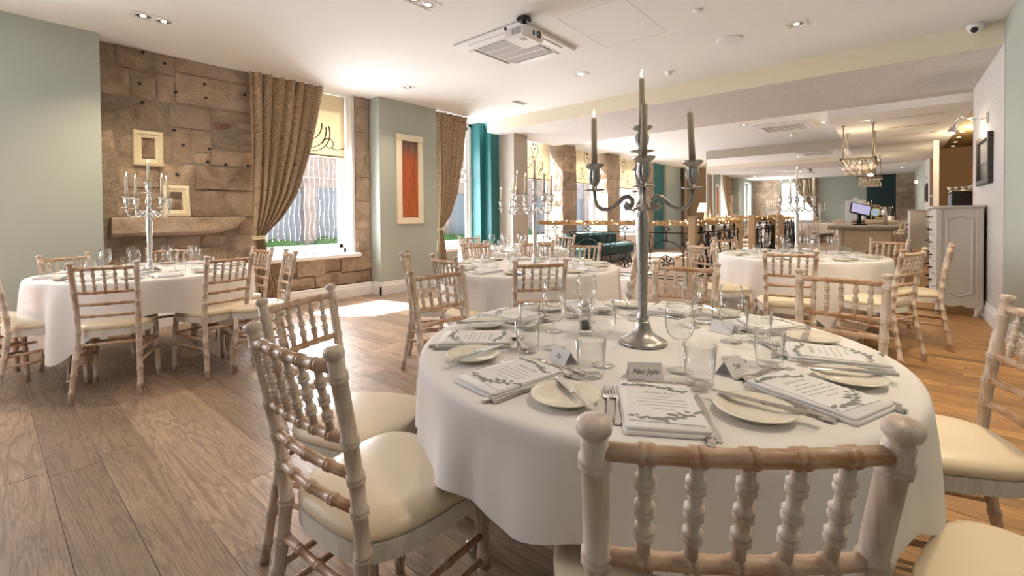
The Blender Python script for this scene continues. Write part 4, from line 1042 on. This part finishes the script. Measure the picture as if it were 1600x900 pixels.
t = thing('smoke_detector', 'white smoke detector in the far ceiling under the second air conditioner', 'smoke detector', (11.4, 1.65, 2.92))
put('housing', MB().lathe([(0, -.07), (.03, -.07), (.05, -.03), (.05, 0)], 14).mesh('housing', 'white_plastic'), t)
t = thing('ceiling_vent', 'small slotted ceiling vent close to the cream beam end', 'vent', (5.67, 4.61, CZ))
put('vent_frame', MB().box(-.15, .15, -.06, .06, -.005, 0).mesh('vent_frame', 'white_plastic'), t)
for k in range(4): put('slat', MB().box(-.14, .14, -.045+.025*k, -.033+.025*k, -.010, -.004).mesh('slat', 'grey_mesh'), t)
t = thing('access_panel', 'flush ceiling access panel with a thin shadow gap', 'panel', (4.0, 2.06, CZ))
e = MB()
for a, b, c, d in ((-.48, .48, -.33, -.326), (-.48, .48, .326, .33), (-.48, -.476, -.33, .33), (.476, .48, -.33, .33)): e.box(a, b, c, d, -.001, .001)
put('panel_gap', e.mesh('panel_gap', 'taupe'), t)
t = thing('security_camera', 'white dome security camera on the beam beside the right wall', 'camera', (6.33, -.62, 2.985)); t.rotation_euler = (0, 0, 0)
put('housing', MB().lathe([(.062, .04), (.066, .02), (.060, 0), (.05, -.02), (.03, -.04), (0, -.046)], 18, (-.03, 0, 0)).mesh('housing', 'white_plastic'), t)
put('lens', MB().sphere((-.075, .012, -.022), .028, 12, 8).mesh('lens', 'black'), t)

# ------------------------------------------------------------------ right wall picture and light, chest of drawers
t = thing('wall_picture', 'misty landscape print in a dark frame on the papered wall', 'picture', (7.32, YR+.004, 1.50))
f = MB()
for a, b, c, d in ((-.44, .44, 0, .06), (-.44, .44, .49, .55), (-.44, -.38, .06, .49), (.38, .44, .06, .49)): f.box(a, b, 0, .045, c, d, ch=.006)
put('frame', f.mesh('frame', 'dark_frame'), t)
put('print', MB().box(-.38, .38, .005, .012, -.5, .5).mesh('print', 'picture'), t, (0, 0, .275)).scale = (1, 1, .43)
t = thing('picture_light', 'chrome swan-neck picture light above the dark framed print', 'wall light', (7.22, YR+.004, 2.24))
put('backplate', MB().box(-.03, .03, 0, .015, -.06, .06, ch=.004).mesh('backplate', 'chrome'), t)
put('swan_neck', MB().tube([(0, .01, 0), (.05, .07, -.01), (.12, .14, .02), (.2, .19, .07), (.3, .23, .05), (.36, .25, -.03)], .007, 8).mesh('swan_neck', 'chrome'), t)
put('shade', MB().lathe([(.02, .04), (.05, .0), (.055, -.02), (.05, -.03)], 14, (.37, .255, -.06)).mesh('shade', 'chrome'), t)
put('bulb', MB().sphere((.37, .255, -.085), .024, 10, 6).mesh('bulb', 'lamp'), t)
ld = bpy.data.lights.new('picture_beam', 'POINT'); ld.energy = 5; ld.color = (1, .82, .58); ld.shadow_soft_size = .03
lo = bpy.data.objects.new('picture_beam', ld); COL.objects.link(lo); lo.parent = t; lo.location = (.37, .255, -.14)

M['chest_paint'] = plain('greyed_white_paint', (.60, .565, .51), .45)
def chest(label, x0, x1, y0, y1, H, mat='chest_paint', n=7):
    """drawers look to +y; the tall end panel looks to -x"""
    t = thing('chest_of_drawers', label, 'chest', (x0, y0, 0)); w, d = x1-x0, y1-y0
    put('carcass', MB().box(0, w, 0, d-.02, .13, H-.03, ch=.006).mesh('carcass', mat), t)
    put('top', MB().box(-.025, w+.025, -.01, d+.02, H-.03, H, ch=.01).mesh('top', mat), t)
    # end panel moulding with a waved head
    def outl(ins):
        o = []; n_ = 14
        a, b, c, e = .075+ins, d-.095-ins, .235+ins, H-.12-ins
        for i in range(n_+1): u = i/n_; o.append((a+(b-a)*u, e+.02*math.cos(u*2*PI*1.0)*-1+.012*math.sin(u*PI)*-1))
        for i in range(n_+1): u = 1-i/n_; o.append((a+(b-a)*u, c+.018*math.cos(u*2*PI)))
        return o
    A, B, C = outl(0), outl(.012), outl(.024)
    put('panel_moulding', MB().loft([[(x_, y, z) for y, z in o] for o, x_ in ((A, 0), (B, -.012), (C, 0))], False, False).mesh('panel_moulding', mat), t)
    for yy in (.0, d-.07): put('corner_post', MB().box(-.012, .06, yy, yy+.06, .10, H-.03, ch=.008).mesh('corner_post', mat), t)
    # apron
    n_ = 12; ap = [(.03+(d-.1)*i/n_, .13-.03*abs(math.sin(i/n_*PI*2))) for i in range(n_+1)]
    put('apron', MB().loft([[(-.008, y, .16) for y, z in ap], [(-.008, y, z) for y, z in ap], [(.01, y, z) for y, z in ap], [(.01, y, .16) for y, z in ap]], closed=False).mesh('apron', mat), t)
    for a_, b_ in ((.02, .03), (w-.03, .03), (.02, d-.05), (w-.03, d-.05)):
        put('leg', MB().tube([(a_, b_, .14), (a_-.01, b_+.01, .08), (a_-.005, b_+.02, .03), (a_-.02, b_+.03, 0)], [.03, .032, .02, .024], 8).mesh('leg', mat), t)
    hh = (H-.2)/n
    for k in range(n):
        z0 = .15+hh*k; dr = put('drawer', MB().loft([[(.05+(w-.1)*i/8, d-.02+.035*math.sin(i/8*PI*2)**2, z0+.008 if q in (0, 1) else z0+hh-.008) if q in (1, 2) else (.05+(w-.1)*i/8, d-.03, z0+.008 if q in (0, 1) else z0+hh-.008) for q in range(4)] for i in range(9)], True, True).mesh('drawer', mat), t)
        for xx in (.25*w, .75*w): put('handle', MB().tube([(xx-.05, d+.01, z0+hh*.5), (xx-.03, d+.045, z0+hh*.42), (xx+.03, d+.045, z0+hh*.42), (xx+.05, d+.01, z0+hh*.5)], .006, 6).mesh('handle', 'iron'), dr)
    return t
chest('tall white carved chest of drawers against the papered wall', 7.26, 8.22, YR+.03, -.385, 1.27)

# ------------------------------------------------------------------ bar
t = thing('bar_counter', 'limed oak bar counter with a thick grey wood top and arched panel', 'bar counter', (8.9, 0, 0))
put('front_panel', MB().box(0, .06, -.02, .66, 0, .93).mesh('front_panel', 'limed_oak'), t)
put('side_panel', MB().box(.06, 2.2, .58, .66, 0, .93).mesh('side_panel', 'limed_oak'), t)
put('worktop', MB().box(-.10, 2.4, -.08, .80, .93, 1.0, ch=.018).mesh('worktop', 'worktop'), t)
arc = [(-.012, .05+.5*i/16, .38+.34*math.sin(PI*.5*(1-i/16))**1.3) for i in range(17)]
put('arched_moulding', MB().tube(arc, .032, 8).mesh('arched_moulding', 'oak'), t)
for yy in (.0, .60): put('pilaster', MB().box(-.02, 0, yy, yy+.05, 0, .93, ch=.005).mesh('pilaster', 'limed_oak'), t)
put('upstand', MB().box(.9, 1.0, -.08, .35, 1.0, 1.06, ch=.01).mesh('upstand', 'limed_oak'), t)
t = thing('till_terminal', 'black touchscreen till with a lilac display on the bar counter', 'till', (9.05, .38, 1.0)); t.rotation_euler = (0, 0, .35)
put('stand', MB().box(.0, .10, -.09, .09, 0, .025, ch=.008).tube([(.06, 0, .02), (.05, 0, .2)], .03, 8).mesh('stand', 'black'), t)
s_ = put('display', MB().box(-.012, .012, -.14, .14, -.105, .105, ch=.006).mesh('display', 'black'), t, (0, 0, .25), (0, -.5, 0))
s_.rotation_euler = (.35, .55, .1)
put('screen', MB().box(-.0135, -.012, -.12, .12, -.085, .085).mesh('screen', 'screen'), s_)
t = thing('beer_font', 'chrome beer font with a lit round badge on the counter', 'beer tap', (9.25, .08, 1.0))
put('pillar', MB().tube([(0, 0, 0), (0, 0, .2), (0, .02, .28)], .03, 10).mesh('pillar', 'chrome'), t)
put('spout_arch', MB().tube([(0, .02, .24), (-.02, .08, .3), (-.02, .16, .3), (-.02, .2, .22)], .016, 8).mesh('spout_arch', 'pale_metal'), t)
put('badge', MB().lathe([(0, -.01), (.06, -.01), (.065, 0), (.06, .01), (0, .01)], 20, mat=Matrix.Translation((-.05, .12, .2)) @ Matrix.Rotation(PI/2, 4, 'Y')).mesh('badge', plain('lit_badge', (.35, .45, .6), .4, emit=(.45, .6, .85, .5))), t)
put('badge_rim', MB().lathe([(.06, -.008), (.075, -.008), (.078, 0), (.075, .008), (.06, .008)], 20, mat=Matrix.Translation((-.052, .12, .2)) @ Matrix.Rotation(PI/2, 4, 'Y')).mesh('badge_rim', plain('gold_rim', (.75, .55, .15), .3, .8)), t)
# glass rack over the bar
t = thing('glass_rack', 'hanging bronze stemware rack above the bar counter', 'rack', (9.6, .44, 2.10))
f = MB()
for a, b, c, d in ((0, .03, -.25, .25), (1.47, 1.5, -.25, .25), (0, 1.5, -.25, -.22), (0, 1.5, .22, .25)): f.box(a, b, c, d, 0, .03)
put('rack_frame', f.mesh('rack_frame', 'pale_metal'), t)
for yy in [-.18+.09*i for i in range(5)]: put('rail', MB().box(.03, 1.47, yy-.006, yy+.006, .005, .015).mesh('rail', 'pale_metal'), t)
for xx in (.015, 1.0):
    for yy in (-.2, .2): 
        put('rod', MB().tube([(xx, yy, .02), (xx, yy, .59)], .008, 8).mesh('rod', 'pale_metal'), t); put('rod_plate', MB().lathe([(0, 0), (.03, 0), (.03, .012), (0, .012)], 12, (xx, yy, .575)).mesh('rod_plate', 'pale_metal'), t)
ORDN = ('first', 'second', 'third', 'fourth', 'fifth', 'sixth', 'seventh', 'eighth', 'ninth')
HG = MB().lathe([(.0, .0), (.032, 0), (.033, .002), (.006, -.008), (.0045, -.07), (.02, -.085), (.04, -.11), (.043, -.14), (.036, -.19), (.035, -.19), (.041, -.14), (.038, -.112), (0, -.085)], 12).mesh('wine_glass', 'crystal')
for i in range(9):
    for k in range(5):
        o = put('wine_glass', HG, None, (9.68+.15*i, .26+.09*k, 2.10)); tag(o, f'upside-down glass in the bar rack, {ORDN[i]} row back, {ORDN[4-k]} from the left', 'glass', 'glasses hanging above the bar')
ld = bpy.data.lights.new('rack_glow', 'POINT'); ld.energy = 8; ld.color = (1, .75, .45); ld.shadow_soft_size = .05
lo = bpy.data.objects.new('rack_glow', ld); COL.objects.link(lo); lo.location = (10.3, .44, 2.2)
# slots in the dropped ceiling
for i, xx in enumerate((9.35, 10.4, 11.5)):
    t = thing('ceiling_slot', ('nearest', 'second', 'farthest')[i]+' long air slot in the dropped ceiling over the bar', 'vent', (xx, -.28, 2.69))
    put('slot_frame', MB().box(-.05, .05, -.36, .36, -.006, 0).mesh('slot_frame', 'cream_paint'), t); put('slot', MB().box(-.02, .02, -.32, .30, -.009, -.005).mesh('slot', 'taupe'), t)
# recess: spots, shelf, bottles, coffee machine
for i in range(6):
    t = thing('recess_spot', ORDN[i]+' small round spotlight along the ochre recess ceiling, counted from the room', 'ceiling light', (10.6+.85*i, -1.0-.02*i, 2.75), 0, 'row of recess spotlights')
    put('rim', MB().lathe([(.03, -.004), (.042, -.006), (.045, 0)], 14).mesh('rim', 'chrome'), t); put('bulb', MB().lathe([(0, -.004), (.03, -.004), (.03, 0)], 12).mesh('bulb', 'lamp'), t)
ld = bpy.data.lights.new('recess_beam', 'POINT'); ld.energy = 45; ld.color = (1, .76, .48); ld.shadow_soft_size = .08
lo = bpy.data.objects.new('recess_beam', ld); COL.objects.link(lo); lo.location = (11.8, -1.3, 2.5)
t = thing('bottle_shelf', 'white wall shelf of sloping wine bottles in the bar recess', 'shelf', (10.6, -1.55, 1.62))
put('shelf_board', MB().box(-.1, 1.3, -.39, .47, 0, .05).mesh('shelf_board', 'white_paint'), t)
put('shelf_back', MB().box(-.1, 1.3, -.39, -.35, .05, 1.1).mesh('shelf_back', 'limed_oak'), t)
BT = MB().lathe([(0, 0), (.036, 0), (.037, .02), (.037, .19), (.03, .215), (.015, .235), (.014, .3), (0, .3)], 12)
BT2 = MB().lathe([(.0375, .05), (.0378, .051), (.0378, .13), (.0375, .131)], 12).mesh('neck_label', 'china'); BTm = BT.mesh('glass_body', 'bottle'); BTf = MB().lathe([(.016, .245), (.0165, .302), (0, .304)], 10).mesh('foil', 'red')
for r_ in range(4):
    for k in range(6):
        b_ = thing('wine_bottle', f'red-capped wine bottle on the recess shelf, {ORDN[r_]} tier up, {ORDN[k]} from the room', 'bottle', (10.65+.17*k, -1.39, 1.715+.09*r_), 0, 'wine bottles in the bar recess'); b_.rotation_euler = (-PI/2+.15, 0, 0)
        put('glass_body', BTm, b_); put('foil', BTf, b_)
t = thing('back_bar', 'dark back bar cabinet in the recess', 'cabinet', (9.0, -1.9, 0)); put('carcass', MB().box(0, 3.0, 0, 1.16, 0, 1.22).mesh('carcass', 'limed_oak'), t); put('worktop', MB().box(-.02, 3.02, 0, 1.19, 1.22, 1.26).mesh('worktop', 'worktop'), t)
t = thing('coffee_machine', 'black and chrome coffee machine on the back bar', 'coffee machine', (10.5, -1.0, 1.26))
put('body', MB().box(0, .5, -.2, .25, 0, .26, ch=.02).mesh('body', 'black'), t); put('cup_rail', MB().box(0, .5, -.2, .25, .27, .30, ch=.01).mesh('cup_rail', 'chrome'), t)
for k in range(6):
    o = put('cup', MB().lathe([(0, 0), (.025, 0), (.04, .055), (.037, .055), (.022, .006), (0, .006)], 12).mesh('cup', 'china'), None, (10.56, -1.15+.08*k, 1.562)); tag(o, ORDN[k]+' white cup from the wall on top of the coffee machine', 'cup', 'cups on the coffee machine')
# bottles behind the counter end
for k in range(4):
    o = thing('bar_bottle', ORDN[k]+' dark bottle at the far end of the bar counter', 'bottle', (10.6+.12*k, .0+.03*k, 1.0), 0, 'bottles on the counter end'); put('glass_body', BTm, o); put('neck_label', BT2, o)

# ------------------------------------------------------------------ stair railing
RX, RY0, RY1 = 7.57, 2.5, 5.62
t = thing('stair_railing', 'black wrought iron stair railing with oak newels and handrail', 'railing', (RX, RY0, 0))
def newel(x, y, h, n='newel_post'):
    put(n, MB().box(x-.06, x+.06, y-.06, y+.06, 0, h-.03, ch=.005).box(x-.068, x+.068, y-.068, y+.068, h-.03, h, ch=.008).mesh(n, 'oak'), t)
for x_, y_ in ((0, 0), (2.95, 0), (4.1, 0)): newel(x_, y_, 1.16)
put('handrail', MB().box(-.03, .03, .06, RY1-RY0+.01, 1.0, 1.045, ch=.01).mesh('handrail', 'oak'), t)
put('handrail', MB().box(.06, 2.89, -.03, .03, 1.0, 1.045, ch=.01).mesh('handrail', 'oak'), t)
put('handrail', MB().box(4.16, 5.2, -.03, .03, 1.0, 1.045, ch=.01).mesh('handrail', 'oak'), t)
put('handrail', MB().tube([(3.6, .0, .95), (3.6, 1.6, .10)], .03, 8).mesh('handrail', 'oak'), t)
def iron_panel(L, fn, k_=1.):
    class _T(MB):
        def tube(self, pts, rad, seg=8, caps=True, smooth=True):
            return MB.tube(self, pts, [r*k_ for r in rad] if isinstance(rad, list) else rad*k_, seg, caps, smooth)
    mb = _T()
    for z in (.09, .14, .88): mb.tube([fn(.02, z), fn(L-.02, z)], .009, 6)
    n = max(2, round(L/.78)); d = L/n
    for k in range(n):
        c = d*(k+.5)
        mb.tube([fn(d*k+.02, .0), fn(d*k+.02, .88)], .009, 6)
        def cir(cc, z, r, m=20, a0=0, a1=2*PI): return [fn(cc+r*math.cos(a0+(a1-a0)*i/m), z+r*math.sin(a0+(a1-a0)*i/m)) for i in range(m+1)]
        mb.tube(cir(c, .36, .13), .008, 5); mb.tube(cir(c, .44, .30, 22, -.5, PI+.5), .007, 5); mb.tube(cir(c, .945, .04, 14), .008, 5)
        for i in range(8):
            a = i*PI/4; mb.tube([fn(c+.02*math.cos(a), .36+.02*math.sin(a)), fn(c+.07*math.cos(a+.15), .36+.07*math.sin(a+.15)), fn(c+.125*math.cos(a), .36+.125*math.sin(a))], [.006, .018, .006], 5)
        for s in (-1, 1):
            pts = [(c+s*(d*.5-.05-.055*math.cos(q*.55)*(1-q/14)), .80+.055*math.sin(q*.55)*(1-q/14)) for q in range(12)]
            mb.tube([fn(*p) for p in pts], .007, 5)
            mb.tube([fn(c+s*(d*.5-.04), .14), fn(c+s*(d*.36), .45), fn(c+s*(d*.40), .70), fn(c+s*(d*.5-.1), .80)], .007, 5)
            mb.tube([fn(c+s*.05, .945), fn(c+s*.10, .95)], [.012, .004], 5)
        mb.tube([fn(c, .88), fn(c, .80), fn(c, .74)], .008, 5)
    return mb
put('iron_panel', iron_panel(RY1-RY0-.06, lambda a, z: (0, .06+a, z)).mesh('iron_panel', 'iron'), t)
put('iron_panel', iron_panel(2.83, lambda a, z: (.06+a, 0, z), 1.9).mesh('iron_panel', 'iron'), t)
put('iron_panel', iron_panel(1.0, lambda a, z: (4.16+a, 0, z), 1.9).mesh('iron_panel', 'iron'), t)
gl = MB(); fl = MB(); rg = random.Random(9)
for L, fn in ((3.1, lambda a: (RX, RY0+.06+a)), (2.83, lambda a: (RX+.06+a, RY0)), (1.0, lambda a: (RX+4.16+a, RY0))):
    n = int(L/.035)
    pts = [(*fn(L*i/n), 1.05+.008*math.sin(i*1.7)) for i in range(n+1)]
    gl.tube([(p[0]+.012*math.sin(i*2.1), p[1]+.012*math.cos(i*2.1), p[2]) for i, p in enumerate(pts)], [.042+.010*math.sin(i*3.1) for i in range(n+1)], 6)
    for i in range(int(L/.075)):
        p = fn(rg.uniform(0, L)); fl.sphere((p[0]+rg.uniform(-.045, .02), p[1]+rg.uniform(-.045, .02), 1.05+rg.uniform(-.035, .05)), .009, 5, 4)
stuff('garland', gl.mesh('garland', 'garland'), 'golden tinsel garland wound along the stair handrail', 'garland')
stuff('fairy_lights', fl.mesh('fairy_lights', 'fairy'), 'warm fairy lights wound round the stair handrail', 'fairy lights')
# banquette under the far windows, lamp table in the bay
t = thing('banquette', 'dark green velvet banquette under the far windows beyond the railing', 'banquette', (8.7, 5.25, 0))
put('seat', MB().box(0, 2.6, 0, .6, .2, .46, ch=.05).mesh('seat', 'velvet'), t); put('backrest', MB().box(0, 2.6, .5, .72, .2, .74, ch=.06).mesh('backrest', 'velvet'), t); put('plinth', MB().box(.05, 2.55, .08, .65, 0, .2).mesh('plinth', 'black'), t)
t = thing('table_lamp', 'table lamp with a glowing cream shade in the bay past the stairs', 'lamp', (15.6, 4.75, .9))
put('lamp_base', MB().lathe([(0, 0), (.09, 0), (.09, .02), (.03, .06), (.05, .16), (.02, .3), (.015, .4)], 16).mesh('lamp_base', 'china'), t)
put('lamp_shade', MB().lathe([(.26, .36), (.17, .66), (.165, .66), (.255, .36)], 24).mesh('lamp_shade', 'shade'), t)
ld = bpy.data.lights.new('lamp_bulb', 'POINT'); ld.energy = 30; ld.color = (1, .75, .45); ld.shadow_soft_size = .05
lo = bpy.data.objects.new('lamp_bulb', ld); COL.objects.link(lo); lo.location = (15.6, 4.75, 1.42)
t = thing('side_table', 'small pale side table carrying the glowing lamp', 'table', (15.6, 4.75, 0))
put('table_top', MB().lathe([(0, .87), (.35, .87), (.35, .90), (0, .90)], 20).mesh('table_top', 'limed_oak'), t); put('pedestal', MB().lathe([(.2, 0), (.2, .03), (.04, .08), (.04, .87)], 14).mesh('pedestal', 'limed_oak'), t)

# ------------------------------------------------------------------ seen only in the mirror: furniture at the back wall
t = thing('armoire', 'white armoire with an arched crest at the back wall, seen in the mirror', 'armoire', (-2.38, .95, 0))
put('carcass', MB().box(0, .5, 0, .8, .08, 1.75, ch=.01).mesh('carcass', 'white_paint'), t)
cr = [(0, 1.75)]+[(.8*i/16, 1.80+.16*math.exp(-((i/16-.5)/.16)**2)) for i in range(17)]+[(.8, 1.75)]
put('crest', MB().loft([[(.42, y, z) for y, z in cr], [(.52, y, z) for y, z in cr]], True, True).mesh('crest', 'white_paint'), t)
for k in range(2): put('door', MB().box(.5, .52, .03+.375*k, .395+.375*k, .15, 1.68, ch=.01).mesh('door', 'white_paint'), t)
for a_ in (.05, .45):
    for b_ in (.05, .75): put('leg', MB().box(a_-.04, a_+.04, b_-.04, b_+.04, 0, .09).mesh('leg', 'white_paint'), t)
